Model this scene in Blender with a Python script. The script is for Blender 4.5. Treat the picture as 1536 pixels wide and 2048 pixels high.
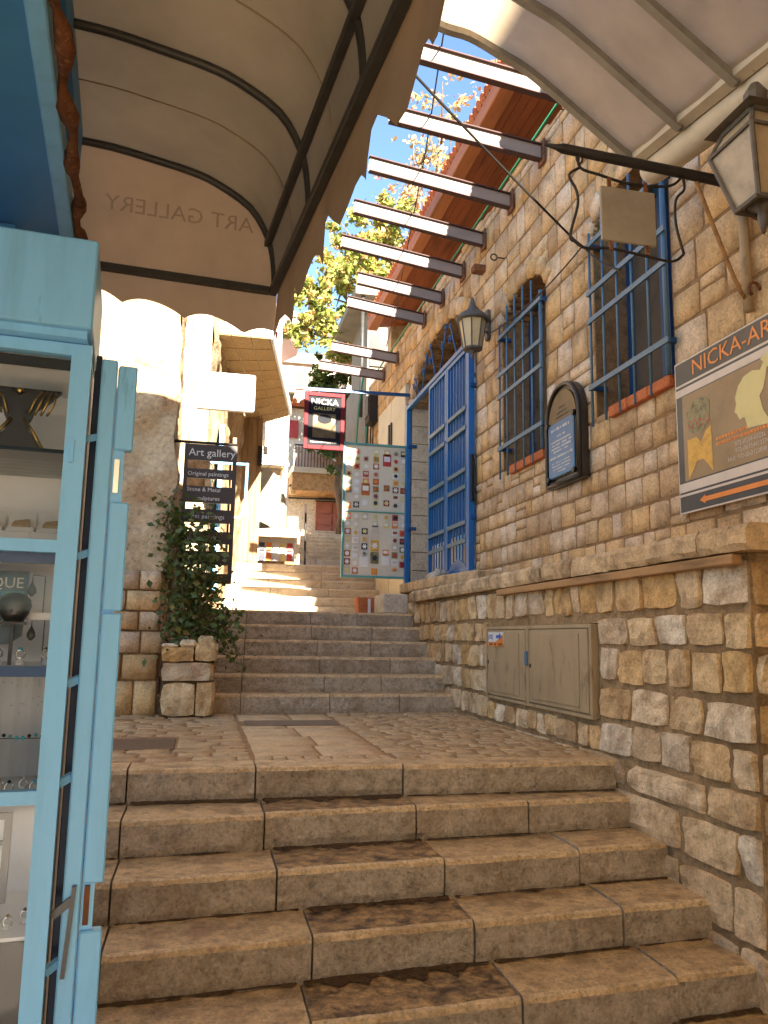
import bpy, bmesh, math, random
from mathutils import Vector, Matrix, noise

# ------------------------------------------------------------------ scene, camera, sky, sun
S = bpy.context.scene
for o in list(bpy.data.objects):
    bpy.data.objects.remove(o)
COL = S.collection
YAW, PITCH, ROLL = math.radians(12.6), math.radians(8.95), math.radians(0.95)
fw = Vector((math.sin(YAW)*math.cos(PITCH), math.cos(YAW)*math.cos(PITCH), math.sin(PITCH)))
rt = Vector((math.cos(YAW), -math.sin(YAW), 0)); up = rt.cross(fw)
rt, up = rt*math.cos(ROLL)+up*math.sin(ROLL), up*math.cos(ROLL)-rt*math.sin(ROLL)
cd = bpy.data.cameras.new('camera'); cam = bpy.data.objects.new('camera', cd); COL.objects.link(cam)
cam.matrix_world = Matrix(((rt.x, up.x, -fw.x, 0), (rt.y, up.y, -fw.y, 0), (rt.z, up.z, -fw.z, 0.60), (0, 0, 0, 1)))
cd.sensor_fit = 'VERTICAL'; cd.sensor_height = 36; cd.sensor_width = 27; cd.lens = 28.125
cd.clip_start = 0.02; cd.clip_end = 2000
S.camera = cam

SUN = Vector((0.106, -1.0, 0.52)).normalized()          # towards the sun
W = bpy.data.worlds.new('World'); S.world = W; W.use_nodes = True
nt = W.node_tree; nt.nodes.clear()
sky = nt.nodes.new('ShaderNodeTexSky'); sky.sky_type = 'NISHITA'; sky.sun_disc = False
sky.sun_elevation = math.asin(SUN.z); sky.sun_rotation = math.atan2(SUN.x, SUN.y)
sky.air_density = 1.0; sky.dust_density = 0.1; sky.ozone_density = 3.0
bg = nt.nodes.new('ShaderNodeBackground'); bg.inputs[1].default_value = 0.06
wo = nt.nodes.new('ShaderNodeOutputWorld')
nt.links.new(sky.outputs[0], bg.inputs[0]); nt.links.new(bg.outputs[0], wo.inputs[0])
sl = bpy.data.lights.new('sun', 'SUN'); sl.energy = 5.0; sl.angle = math.radians(0.5); sl.color = (1.0, 0.91, 0.77)
so = bpy.data.objects.new('sun', sl); COL.objects.link(so)
so.rotation_euler = (-SUN).to_track_quat('-Z', 'Y').to_euler(); so.location = (3, -30, 25)
vs = S.view_settings; vs.view_transform = 'Standard'; vs.look = 'None'; vs.gamma = 1; vs.exposure = 2.85; vs.use_curve_mapping = False
S.cycles.use_denoising = True; S.cycles.max_bounces = 10; S.cycles.diffuse_bounces = 6; S.cycles.transparent_max_bounces = 16
S.cycles.sample_clamp_indirect = 8

# ------------------------------------------------------------------ materials
MATS = {}
def _new(name):
    m = bpy.data.materials.new(name); m.use_nodes = True; t = m.node_tree; t.nodes.clear()
    out = t.nodes.new('ShaderNodeOutputMaterial'); b = t.nodes.new('ShaderNodeBsdfPrincipled')
    t.links.new(b.outputs[0], out.inputs[0]); MATS[name] = m
    return m, t, b, out
def _noise(t, scale, detail=5, rough=0.6, coord=None, stretch=None):
    n = t.nodes.new('ShaderNodeTexNoise'); n.inputs['Scale'].default_value = scale
    n.inputs['Detail'].default_value = detail; n.inputs['Roughness'].default_value = rough
    if coord is None:
        g = t.nodes.new('ShaderNodeNewGeometry'); coord = g.outputs['Position']
    if stretch:
        vm = t.nodes.new('ShaderNodeVectorMath'); vm.operation = 'MULTIPLY'; vm.inputs[1].default_value = stretch
        t.links.new(coord, vm.inputs[0]); coord = vm.outputs[0]
    t.links.new(coord, n.inputs['Vector'])
    return n.outputs['Fac']
def _ramp(t, fac, stops, interp='LINEAR'):
    r = t.nodes.new('ShaderNodeValToRGB'); r.color_ramp.interpolation = interp
    e = r.color_ramp.elements
    while len(e) < len(stops): e.new(0.5)
    for i, (p, c) in enumerate(stops):
        e[i].position = p; e[i].color = (c[0], c[1], c[2], 1) if hasattr(c, '__len__') else (c, c, c, 1)
    t.links.new(fac, r.inputs[0]); return r.outputs[0]
def _mix(t, a, b, fac=1.0, mode='MIX'):
    n = t.nodes.new('ShaderNodeMix'); n.data_type = 'RGBA'; n.blend_type = mode
    for s, v in ((n.inputs[0], fac), (n.inputs[6], a), (n.inputs[7], b)):
        if hasattr(v, 'is_linked') or isinstance(v, bpy.types.NodeSocket): t.links.new(v, s)
        elif hasattr(v, '__len__'): s.default_value = (v[0], v[1], v[2], 1)
        else: s.default_value = v
    return n.outputs[2]
def _bump(t, b, h, strength, dist=0.02):
    n = t.nodes.new('ShaderNodeBump'); n.inputs['Strength'].default_value = strength; n.inputs['Distance'].default_value = dist
    t.links.new(h, n.inputs['Height']); t.links.new(n.outputs[0], b.inputs['Normal'])
def _rand(t):
    oi = t.nodes.new('ShaderNodeObjectInfo'); g = t.nodes.new('ShaderNodeNewGeometry')
    a = t.nodes.new('ShaderNodeMath'); a.operation = 'ADD'
    t.links.new(oi.outputs['Random'], a.inputs[0]); t.links.new(g.outputs['Random Per Island'], a.inputs[1])
    f = t.nodes.new('ShaderNodeMath'); f.operation = 'FRACT'; t.links.new(a.outputs[0], f.inputs[0])
    return f.outputs[0]
def stone_mat(name, palette, scale=7.0, rough=0.9, bump=0.5, dist=0.02, stain=None, stain_amt=0.5, stain_scale=1.2, lo=0.55, hi=1.25, spec=0.25, pits=True, warm=True):
    m, t, b, _ = _new(name)
    if warm: palette = [(c[0]*1.03, c[1]*0.95, c[2]*0.79) for c in palette]
    n = len(palette)
    base = _ramp(t, _rand(t), [(i/max(1, n-1), c) for i, c in enumerate(palette)]) if n > 1 else palette[0]
    n1 = _noise(t, scale, 7, 0.65); n2 = _noise(t, scale*(7 if scale < 20 else 3.2), 4, 0.7); n3 = _noise(t, stain_scale, 4, 0.6)
    col = _mix(t, base, _ramp(t, n1, [(0.3, lo), (0.5, 1.0), (0.72, hi)]), 1.0, 'MULTIPLY')
    if stain:
        f = _ramp(t, n3, [(0.46, 0.0), (0.66, stain_amt)])
        col = _mix(t, col, _mix(t, col, stain, 0.85), f)
    if pits:
        col = _mix(t, col, _ramp(t, n2, [(0.31, 0.40), (0.42, 0.86), (0.55, 1.0), (0.68, 1.22)]), 0.9, 'MULTIPLY')
    t.links.new(col, b.inputs['Base Color'])
    b.inputs['Roughness'].default_value = rough; b.inputs['Specular IOR Level'].default_value = spec
    ad = t.nodes.new('ShaderNodeMath'); ad.operation = 'MULTIPLY_ADD'; ad.inputs[1].default_value = 0.35
    t.links.new(n2, ad.inputs[0]); t.links.new(n1, ad.inputs[2])
    _bump(t, b, ad.outputs[0], bump, dist)
    return m
def paint(name, col, rough=0.5, metal=0.0, var=0.12, scale=6.0, bump=0.05, wear=None, wear_amt=0.6, wear_at=0.62, stretch=None, spec=0.4):
    m, t, b, _ = _new(name)
    n1 = _noise(t, scale, 6, 0.65, stretch=stretch)
    c = _mix(t, col, _ramp(t, n1, [(0.25, 1-var*2), (0.5, 1.0), (0.8, 1+var)]), 1.0, 'MULTIPLY')
    if wear:
        n2 = _noise(t, scale*2.3, 7, 0.7, stretch=stretch)
        c = _mix(t, c, wear, _ramp(t, n2, [(wear_at, 0.0), (wear_at+0.06, wear_amt)]))
    t.links.new(c, b.inputs['Base Color'])
    b.inputs['Roughness'].default_value = rough; b.inputs['Metallic'].default_value = metal; b.inputs['Specular IOR Level'].default_value = spec
    if bump: _bump(t, b, n1, bump, 0.01)
    return m
def cloth_mat(name, col, trans=0.35, var=0.13):
    m, t, b, out = _new(name)
    n1 = _noise(t, 2.5, 5, 0.6)
    c = _mix(t, col, _ramp(t, n1, [(0.3, 1-var*2), (0.6, 1.0), (0.8, 1+var)]), 1.0, 'MULTIPLY')
    t.links.new(c, b.inputs['Base Color']); b.inputs['Roughness'].default_value = 0.85; b.inputs['Specular IOR Level'].default_value = 0.15
    tr = t.nodes.new('ShaderNodeBsdfTranslucent'); t.links.new(c, tr.inputs[0])
    mx = t.nodes.new('ShaderNodeMixShader'); mx.inputs[0].default_value = trans
    t.links.new(b.outputs[0], mx.inputs[1]); t.links.new(tr.outputs[0], mx.inputs[2]); t.links.new(mx.outputs[0], out.inputs[0])
    n2 = _noise(t, 5.0, 4, 0.55, stretch=(1, 0.5, 1)); _bump(t, b, n2, 0.35, 0.03)
    return m
def glass_mat(name, refl=0.08, tint=(1, 1, 1), rough=0.03):
    m = bpy.data.materials.new(name); m.use_nodes = True; t = m.node_tree; t.nodes.clear(); MATS[name] = m
    out = t.nodes.new('ShaderNodeOutputMaterial'); tr = t.nodes.new('ShaderNodeBsdfTransparent'); gl = t.nodes.new('ShaderNodeBsdfGlossy')
    tr.inputs[0].default_value = (*tint, 1); gl.inputs['Roughness'].default_value = rough
    mx = t.nodes.new('ShaderNodeMixShader'); fr = t.nodes.new('ShaderNodeFresnel'); fr.inputs[0].default_value = 1.18
    ad = t.nodes.new('ShaderNodeMath'); ad.operation = 'ADD'; ad.inputs[1].default_value = refl
    t.links.new(fr.outputs[0], ad.inputs[0]); t.links.new(ad.outputs[0], mx.inputs[0])
    t.links.new(tr.outputs[0], mx.inputs[1]); t.links.new(gl.outputs[0], mx.inputs[2]); t.links.new(mx.outputs[0], out.inputs[0])
    return m
def leaf_mat(name, palette, trans=0.35):
    m, t, b, out = _new(name)
    g = t.nodes.new('ShaderNodeNewGeometry')
    c = _ramp(t, g.outputs['Random Per Island'], palette)
    n1 = _noise(t, 0.7, 3, 0.5)
    c = _mix(t, c, _ramp(t, n1, [(0.35, (0.75, 0.9, 0.7)), (0.65, (1.15, 1.0, 0.9))]), 1.0, 'MULTIPLY')
    t.links.new(c, b.inputs['Base Color']); b.inputs['Roughness'].default_value = 0.55
    tr = t.nodes.new('ShaderNodeBsdfTranslucent'); t.links.new(c, tr.inputs[0])
    mx = t.nodes.new('ShaderNodeMixShader'); mx.inputs[0].default_value = trans
    t.links.new(b.outputs[0], mx.inputs[1]); t.links.new(tr.outputs[0], mx.inputs[2]); t.links.new(mx.outputs[0], out.inputs[0])
    return m

stone_mat('ashlar', [(0.69, 0.47, 0.255), (0.75, 0.57, 0.385), (0.70, 0.44, 0.185), (0.60, 0.41, 0.22), (0.77, 0.60, 0.43), (0.50, 0.32, 0.16), (0.72, 0.51, 0.30), (0.65, 0.40, 0.165), (0.76, 0.58, 0.40)],
          scale=9, bump=0.55, stain=(0.30, 0.175, 0.08), stain_amt=0.7, stain_scale=2.4, lo=0.62, hi=1.16, warm=False)
stone_mat('rubble', [(0.70, 0.49, 0.25), (0.52, 0.33, 0.14), (0.76, 0.59, 0.38), (0.62, 0.37, 0.135), (0.72, 0.53, 0.30), (0.44, 0.28, 0.13), (0.78, 0.67, 0.50), (0.64, 0.42, 0.175), (0.75, 0.58, 0.36)],
          scale=13, bump=0.55, dist=0.015, stain=(0.28, 0.15, 0.055), stain_amt=0.7, stain_scale=7, lo=0.6, hi=1.18, warm=False)
stone_mat('mortar', [(0.35, 0.25, 0.15)], scale=16, bump=0.7, stain=(0.14, 0.085, 0.04), stain_amt=0.7, stain_scale=2.5)
stone_mat('joint', [(0.27, 0.175, 0.10)], scale=14, bump=0.6)
stone_mat('cope', [(0.58, 0.44, 0.29), (0.66, 0.52, 0.36), (0.52, 0.39, 0.25)], scale=12, bump=0.5, stain=(0.13, 0.09, 0.055), stain_amt=0.75, stain_scale=5)
stone_mat('riser', [(0.50, 0.405, 0.285), (0.54, 0.44, 0.315), (0.46, 0.37, 0.255)], scale=22, bump=0.9, dist=0.025, stain=(0.27, 0.185, 0.10), stain_amt=0.6, stain_scale=5, rough=0.85, lo=0.6, hi=1.2, warm=False)
stone_mat('nosing', [(0.66, 0.50, 0.31), (0.70, 0.54, 0.35)], scale=26, bump=0.8, stain=(0.34, 0.2, 0.09), stain_amt=0.5, stain_scale=7, rough=0.6, lo=0.6)
stone_mat('tread', [(0.60, 0.42, 0.225), (0.64, 0.455, 0.25)], scale=24, bump=0.8, stain=(0.20, 0.10, 0.035), stain_amt=0.75, stain_scale=8, rough=0.42, spec=0.6, lo=0.5, hi=1.2)
stone_mat('wet_tread', [(0.44, 0.28, 0.13)], scale=26, bump=0.9, dist=0.025, stain=(0.04, 0.018, 0.007), stain_amt=1.0, stain_scale=14, rough=0.3, spec=0.6, lo=0.14, hi=1.7)
stone_mat('cobble', [(0.60, 0.42, 0.235), (0.64, 0.47, 0.28), (0.56, 0.37, 0.20), (0.67, 0.52, 0.33)], scale=28, bump=0.9, stain=(0.22, 0.12, 0.05), stain_amt=0.65, stain_scale=7, rough=0.42, spec=0.55, lo=0.45)
stone_mat('slab', [(0.58, 0.41, 0.23), (0.61, 0.44, 0.26)], scale=24, bump=0.6, stain=(0.30, 0.18, 0.085), stain_amt=0.6, stain_scale=6, rough=0.42, spec=0.55, lo=0.6)
stone_mat('strip_dark', [(0.10, 0.06, 0.03)], scale=40, bump=0.9, rough=0.6, lo=0.3, hi=1.6)
stone_mat('bedding', [(0.34, 0.225, 0.125)], scale=18, bump=0.6)
stone_mat('pale_step', [(0.62, 0.50, 0.35), (0.66, 0.54, 0.39)], scale=12, bump=0.6, stain=(0.36, 0.26, 0.15), stain_amt=0.5, stain_scale=3, lo=0.7, hi=1.15, warm=False)
stone_mat('earth', [(0.13, 0.085, 0.045)], scale=15, bump=0.7)
stone_mat('plaster', [(0.50, 0.40, 0.28)], scale=4, bump=0.8, dist=0.04, stain=(0.40, 0.22, 0.10), stain_amt=0.8, stain_scale=2.6, lo=0.7, hi=1.2)
stone_mat('whitewash', [(0.68, 0.60, 0.48)], scale=3, bump=0.4, stain=(0.45, 0.32, 0.2), stain_amt=0.4, stain_scale=1.3, lo=0.8, hi=1.1, warm=False)
stone_mat('peeling', [(0.52, 0.43, 0.31)], scale=5, bump=0.9, dist=0.04, stain=(0.30, 0.17, 0.09), stain_amt=0.9, stain_scale=3.4, lo=0.6)
stone_mat('limestone_pale', [(0.56, 0.49, 0.38), (0.5, 0.42, 0.31)], scale=8, bump=0.5, lo=0.75, hi=1.1, warm=False)
stone_mat('balcony_tile', [(0.42, 0.31, 0.18), (0.45, 0.335, 0.20), (0.40, 0.29, 0.165)], scale=5, bump=0.3, lo=0.85, hi=1.1)
stone_mat('terracotta', [(0.42, 0.13, 0.055), (0.48, 0.16, 0.07), (0.38, 0.11, 0.05)], scale=9, bump=0.3, lo=0.75, hi=1.15)
paint('light_blue', (0.23, 0.58, 0.95), rough=0.42, var=0.09, scale=14, wear=(0.10, 0.30, 0.52), wear_amt=0.45, wear_at=0.63, bump=0.12, stretch=(1, 1, 0.12))
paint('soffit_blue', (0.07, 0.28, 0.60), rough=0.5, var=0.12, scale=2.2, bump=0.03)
paint('gate_blue', (0.008, 0.115, 0.34), rough=0.4, var=0.12, scale=5, wear=(0.02, 0.05, 0.12), wear_amt=0.5)
paint('sheet_blue', (0.007, 0.095, 0.26), rough=0.45, var=0.25, scale=3, wear=(0.03, 0.15, 0.28), wear_amt=0.5, wear_at=0.58)
paint('bar_blue', (0.075, 0.15, 0.22), rough=0.45, var=0.15, scale=8, wear=(0.11, 0.16, 0.2), wear_amt=0.5, wear_at=0.6)
paint('frame_blue', (0.010, 0.06, 0.17), rough=0.45, var=0.15)
paint('gap_blue', (0.02, 0.04, 0.09), rough=0.5)
paint('teal', (0.10, 0.30, 0.29), rough=0.4)
paint('iron', (0.022, 0.018, 0.016), rough=0.6, var=0.3, scale=20, bump=0.15, wear=(0.10, 0.04, 0.02), wear_amt=0.6)
paint('lamp_iron', (0.095, 0.08, 0.065), rough=0.55, var=0.25, scale=20, bump=0.1, wear=(0.14, 0.08, 0.05), wear_amt=0.5)
paint('pipe_grey', (0.06, 0.058, 0.052), rough=0.5, metal=0.3, var=0.2, scale=14, wear=(0.25, 0.23, 0.2), wear_amt=0.5, wear_at=0.66)
paint('rib_grey', (0.26, 0.235, 0.19), rough=0.5, metal=0.2, var=0.12, scale=8)
paint('gutter', (0.50, 0.44, 0.34), rough=0.5, var=0.12, scale=5, wear=(0.22, 0.14, 0.09), wear_amt=0.7, wear_at=0.63)
paint('rust', (0.16, 0.06, 0.022), rough=0.8, var=0.4, scale=22, bump=0.6, wear=(0.30, 0.15, 0.06), wear_amt=0.8, wear_at=0.55)
paint('beam_steel', (0.30, 0.235, 0.19), rough=0.6, var=0.12, scale=6, wear=(0.22, 0.11, 0.07), wear_amt=0.5, wear_at=0.64, stretch=(0.4, 1, 1))
paint('beam_edge', (0.06, 0.026, 0.022), rough=0.7, var=0.25, scale=10)
paint('planks', (0.30, 0.085, 0.028), rough=0.6, var=0.3, scale=6, bump=0.2, stretch=(1, 0.15, 1))
paint('fascia_wood', (0.42, 0.15, 0.05), rough=0.6, var=0.25, scale=6, bump=0.2, stretch=(1, 0.15, 1))
paint('old_wood', (0.36, 0.20, 0.08), rough=0.75, var=0.35, scale=14, bump=0.4, stretch=(1, 0.12, 1), wear=(0.12, 0.06, 0.025), wear_amt=0.7)
paint('shed_wood', (0.30, 0.195, 0.10), rough=0.8, var=0.25, scale=10, bump=0.3, stretch=(1, 1, 0.12))
paint('door_red', (0.30, 0.10, 0.06), rough=0.6, var=0.2, scale=5)
paint('white_paint', (0.72, 0.70, 0.66), rough=0.5, var=0.05, scale=4)
paint('cream_metal', (0.52, 0.45, 0.33), rough=0.5, var=0.1, scale=4, wear=(0.3, 0.2, 0.12), wear_amt=0.4, wear_at=0.68)
paint('cabinet_beige', (0.36, 0.265, 0.15), rough=0.5, var=0.14, scale=5, wear=(0.17, 0.115, 0.06), wear_amt=0.6, wear_at=0.56, stretch=(1, 1, 0.35))
paint('black', (0.008, 0.008, 0.009), rough=0.35, var=0.1)
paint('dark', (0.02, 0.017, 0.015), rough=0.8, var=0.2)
paint('sign_brown', (0.035, 0.022, 0.018), rough=0.5, var=0.2)
paint('sign_letter', (0.60, 0.56, 0.50), rough=0.5)
paint('plaque_blue', (0.055, 0.15, 0.28), rough=0.25, var=0.1, scale=3)
paint('plaque_bronze', (0.11, 0.075, 0.035), rough=0.4, metal=0.4, var=0.2)
paint('plaque_frame', (0.05, 0.042, 0.034), rough=0.35, metal=0.3, var=0.2)
paint('poster_brown', (0.26, 0.17, 0.085), rough=0.35, var=0.22, scale=4)
paint('poster_dark', (0.03, 0.036, 0.048), rough=0.35, var=0.25, scale=6)
paint('poster_white', (0.58, 0.50, 0.42), rough=0.4)
paint('sign_black', (0.007, 0.007, 0.010), rough=0.6, var=0.2, spec=0.15)
paint('sign_red', (0.13, 0.012, 0.016), rough=0.6, var=0.15, spec=0.15)
paint('sign_tan', (0.12, 0.085, 0.045), rough=0.6, var=0.3, scale=12, spec=0.15)
paint('orange', (0.72, 0.22, 0.035), rough=0.4, var=0.1)
paint('pale_yellow', (0.62, 0.53, 0.22), rough=0.4, var=0.08)
paint('amber', (0.62, 0.34, 0.05), rough=0.4, var=0.2, scale=25)
paint('olive', (0.22, 0.19, 0.09), rough=0.5, var=0.5, scale=30)
paint('red', (0.42, 0.045, 0.035), rough=0.45, var=0.15)
paint('maroon', (0.20, 0.03, 0.035), rough=0.4, var=0.12)
paint('sticker_blue', (0.02, 0.12, 0.42), rough=0.4)
paint('card_teal', (0.02, 0.055, 0.075), rough=0.35)
paint('strip_teal', (0.015, 0.16, 0.17), rough=0.35)
paint('silver', (0.62, 0.62, 0.6), rough=0.25, metal=1.0, var=0.1)
paint('brass', (0.35, 0.24, 0.08), rough=0.3, metal=1.0, var=0.3, scale=60)
paint('tan_item', (0.38, 0.27, 0.15), rough=0.6, var=0.3, scale=80)
paint('box_white', (0.62, 0.63, 0.64), rough=0.4, var=0.05)
paint('case_white', (0.80, 0.81, 0.83), rough=0.5, var=0.04)
paint('shelf_grey', (0.34, 0.37, 0.40), rough=0.35, var=0.06)
paint('grey_frame', (0.27, 0.26, 0.25), rough=0.5)
paint('turquoise', (0.03, 0.36, 0.5), rough=0.25)
paint('lamp_glass', (0.55, 0.40, 0.20), rough=0.35, var=0.1, spec=0.5)
paint('lamp_glass_dirty', (0.34, 0.26, 0.16), rough=0.4, var=0.25, scale=9, spec=0.5)
paint('rubber', (0.02, 0.02, 0.02), rough=0.7)
paint('bark', (0.16, 0.11, 0.07), rough=0.9, var=0.4, scale=12, bump=0.8, stretch=(1, 1, 0.25))
paint('manhole', (0.15, 0.095, 0.055), rough=0.6, metal=0.2, var=0.3, scale=25, bump=0.3)
paint('cable_black', (0.02, 0.016, 0.014), rough=0.6)
paint('cable_green', (0.03, 0.22, 0.10), rough=0.5)
paint('sign_back', (0.30, 0.255, 0.19), rough=0.5, var=0.14, scale=5, wear=(0.22, 0.13, 0.07), wear_amt=0.6, wear_at=0.66)
paint('concrete', (0.24, 0.21, 0.165), rough=0.8, var=0.15, scale=3)
paint('glass_board', (0.66, 0.60, 0.47), rough=0.12, var=0.1, scale=3, spec=0.6)
cloth_mat('canvas_dark', (0.40, 0.355, 0.28), trans=0.15)
cloth_mat('canvas_end', (0.46, 0.345, 0.235), trans=0.30)
cloth_mat('canvas_light', (0.60, 0.47, 0.32), trans=0.5)
cloth_mat('curtain', (0.62, 0.64, 0.66), trans=0.4)
cloth_mat('grey_cloth', (0.30, 0.27, 0.22), trans=0.2)
glass_mat('glass', 0.0); glass_mat('glass_shelf', 0.05, (0.86, 0.93, 0.92))
paint('arch_shade', (0.10, 0.055, 0.025), rough=0.3, var=0.3, scale=3, bump=0)
paint('dark_pane', (0.12, 0.095, 0.07), rough=0.08, var=0.3, scale=2, bump=0, spec=0.8)
leaf_mat('leaf_autumn', [(0.0, (0.15, 0.20, 0.035)), (0.5, (0.32, 0.34, 0.08)), (0.8, (0.44, 0.40, 0.14)), (0.92, (0.52, 0.29, 0.12)), (1.0, (0.46, 0.17, 0.09))])
leaf_mat('leaf_rusty', [(0.0, (0.36, 0.33, 0.13)), (0.35, (0.50, 0.34, 0.19)), (1.0, (0.52, 0.24, 0.15))])
leaf_mat('leaf_green', [(0.0, (0.035, 0.075, 0.015)), (0.6, (0.07, 0.12, 0.025)), (1.0, (0.15, 0.17, 0.04))])
leaf_mat('leaf_vine', [(0.0, (0.05, 0.085, 0.018)), (0.55, (0.10, 0.135, 0.03)), (0.85, (0.17, 0.18, 0.045)), (1.0, (0.24, 0.14, 0.05))], trans=0.25)
glass_mat('print_faint', 0.0, (0.88, 0.86, 0.84), 0.9)

# ------------------------------------------------------------------ builders
ORG = {}
def link(o): COL.objects.link(o); return o
def tag(o, label=None, cat=None, group=None, kind=None):
    if label: o['label'] = label
    if cat: o['category'] = cat
    if group: o['group'] = group
    if kind: o['kind'] = kind
    return o
def thing(name, label, cat, loc, group=None):
    o = link(bpy.data.objects.new(name, None)); o.location = loc; o.empty_display_size = 0.1
    ORG[o.name] = Vector(loc); return tag(o, label, cat, group)
def struct(name, loc=(0, 0, 0)):
    o = link(bpy.data.objects.new(name, None)); o.location = loc; ORG[o.name] = Vector(loc); o['kind'] = 'structure'; return o
class MB:
    def __init__(s, xf=None): s.v = []; s.f = []; s.m = []; s.xf = xf
    def add(s, vs, fs, mi=0):
        b = len(s.v); s.v += [Vector(p) for p in vs]; s.f += [tuple(b+i for i in f) for f in fs]; s.m += [mi]*len(fs); return s
    def box(s, x0, x1, y0, y1, z0, z1, mi=0):
        return s.add([(x0, y0, z0), (x1, y0, z0), (x1, y1, z0), (x0, y1, z0), (x0, y0, z1), (x1, y0, z1), (x1, y1, z1), (x0, y1, z1)],
                     [(0, 3, 2, 1), (4, 5, 6, 7), (0, 1, 5, 4), (1, 2, 6, 5), (2, 3, 7, 6), (3, 0, 4, 7)], mi)
    def bar(s, p, q, w, h, mi=0, upv=(0, 0, 1)):
        p, q = Vector(p), Vector(q); d = (q-p).normalized(); u = Vector(upv)
        if abs(d.dot(u)) > 0.99: u = Vector((0, 1, 0))
        a = d.cross(u).normalized()*w/2; b = a.cross(d).normalized()*h/2
        vs = [p-a-b, p+a-b, p+a+b, p-a+b, q-a-b, q+a-b, q+a+b, q-a+b]
        return s.add(vs, [(0, 1, 2, 3), (7, 6, 5, 4), (0, 4, 5, 1), (1, 5, 6, 2), (2, 6, 7, 3), (3, 7, 4, 0)], mi)
    def tube(s, path, r, n=8, mi=0, caps=True):
        P = [Vector(p) for p in path]; R = r if hasattr(r, '__len__') else [r]*len(P)
        b = len(s.v); ref = None
        for i, p in enumerate(P):
            d = (P[min(i+1, len(P)-1)]-P[max(i-1, 0)]).normalized()
            if ref is None:
                ref = d.cross(Vector((0.13, 0.27, 0.95)));
                if ref.length < 1e-3: ref = d.cross(Vector((1, 0, 0)))
            ref = (ref - d*ref.dot(d)).normalized(); w = d.cross(ref)
            for k in range(n):
                a = 2*math.pi*k/n; s.v.append(p+ref*math.cos(a)*R[i]+w*math.sin(a)*R[i])
        for i in range(len(P)-1):
            for k in range(n):
                k2 = (k+1) % n; s.f.append((b+i*n+k, b+i*n+k2, b+(i+1)*n+k2, b+(i+1)*n+k)); s.m.append(mi)
        if caps:
            s.f.append(tuple(b+k for k in range(n))[::-1]); s.m.append(mi)
            e = b+(len(P)-1)*n; s.f.append(tuple(e+k for k in range(n))); s.m.append(mi)
        return s
    def prism(s, poly, ext, mi=0):
        P = [Vector(p) for p in poly]; e = Vector(ext); n = len(P)
        return s.add(P+[p+e for p in P], [tuple(range(n))[::-1], tuple(range(n, 2*n))]+[(i, (i+1) % n, n+(i+1) % n, n+i) for i in range(n)], mi)
    def lathe(s, c, prof, n=16, mi=0, sq=1.0):
        b = len(s.v)
        for r, z in prof:
            for k in range(n):
                a = 2*math.pi*(k+0.5)/n; s.v.append(Vector((c[0]+r*math.cos(a), c[1]+r*math.sin(a)*sq, c[2]+z)))
        for i in range(len(prof)-1):
            for k in range(n):
                k2 = (k+1) % n; s.f.append((b+i*n+k, b+i*n+k2, b+(i+1)*n+k2, b+(i+1)*n+k)); s.m.append(mi)
        s.f.append(tuple(b+k for k in range(n))[::-1]); s.m.append(mi)
        e = b+(len(prof)-1)*n; s.f.append(tuple(e+k for k in range(n))); s.m.append(mi)
        return s
    def build(s, name, mats, parent=None, smooth=False, bevel=0.0, recalc=True, base=False):
        V = [s.xf(p) for p in s.v] if s.xf else s.v
        lo = Vector((min(p.x for p in V), min(p.y for p in V), min(p.z for p in V))); hi = Vector((max(p.x for p in V), max(p.y for p in V), max(p.z for p in V)))
        c = (lo+hi)/2
        if parent is None: c.z = lo.z
        me = bpy.data.meshes.new(name); me.from_pydata([p-c for p in V], [], s.f)
        if not isinstance(mats, (list, tuple)): mats = [mats]
        for mt in mats: me.materials.append(MATS[mt])
        me.polygons.foreach_set('material_index', s.m)
        if recalc or bevel:
            bm = bmesh.new(); bm.from_mesh(me)
            if recalc: bmesh.ops.recalc_face_normals(bm, faces=bm.faces)
            if bevel: bmesh.ops.bevel(bm, geom=bm.edges[:], offset=bevel, segments=1, affect='EDGES', clamp_overlap=True)
            bm.to_mesh(me); bm.free()
        if smooth: me.polygons.foreach_set('use_smooth', [True]*len(me.polygons))
        me.update()
        o = link(bpy.data.objects.new(name, me)); ORG[o.name] = c.copy()
        if parent is not None: o.parent = parent; o.location = c-ORG[parent.name]
        else: o.location = c
        return o
def text(name, body, size, org, ex, ey, mat, parent, align='LEFT', depth=0.001, sx=1.0):
    cu = bpy.data.curves.new(name, 'FONT'); cu.body = body; cu.size = size; cu.align_x = align; cu.extrude = depth; cu.resolution_u = 2
    ob = link(bpy.data.objects.new(name, cu)); dg = bpy.context.evaluated_depsgraph_get()
    me = bpy.data.meshes.new_from_object(ob.evaluated_get(dg)); bpy.data.objects.remove(ob); bpy.data.curves.remove(cu)
    ex, ey, org = Vector(ex), Vector(ey), Vector(org); en = ex.cross(ey)
    m = MB(); m.add([org+ex*(v.co.x*sx)+ey*v.co.y+en*v.co.z for v in me.vertices], [tuple(p.vertices) for p in me.polygons])
    bpy.data.meshes.remove(me)
    return m.build(name, mat, parent, recalc=False)
def lerp(a, b, t): return a+(b-a)*t
X, Y, Z = Vector((1, 0, 0)), Vector((0, 1, 0)), Vector((0, 0, 1))

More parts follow.
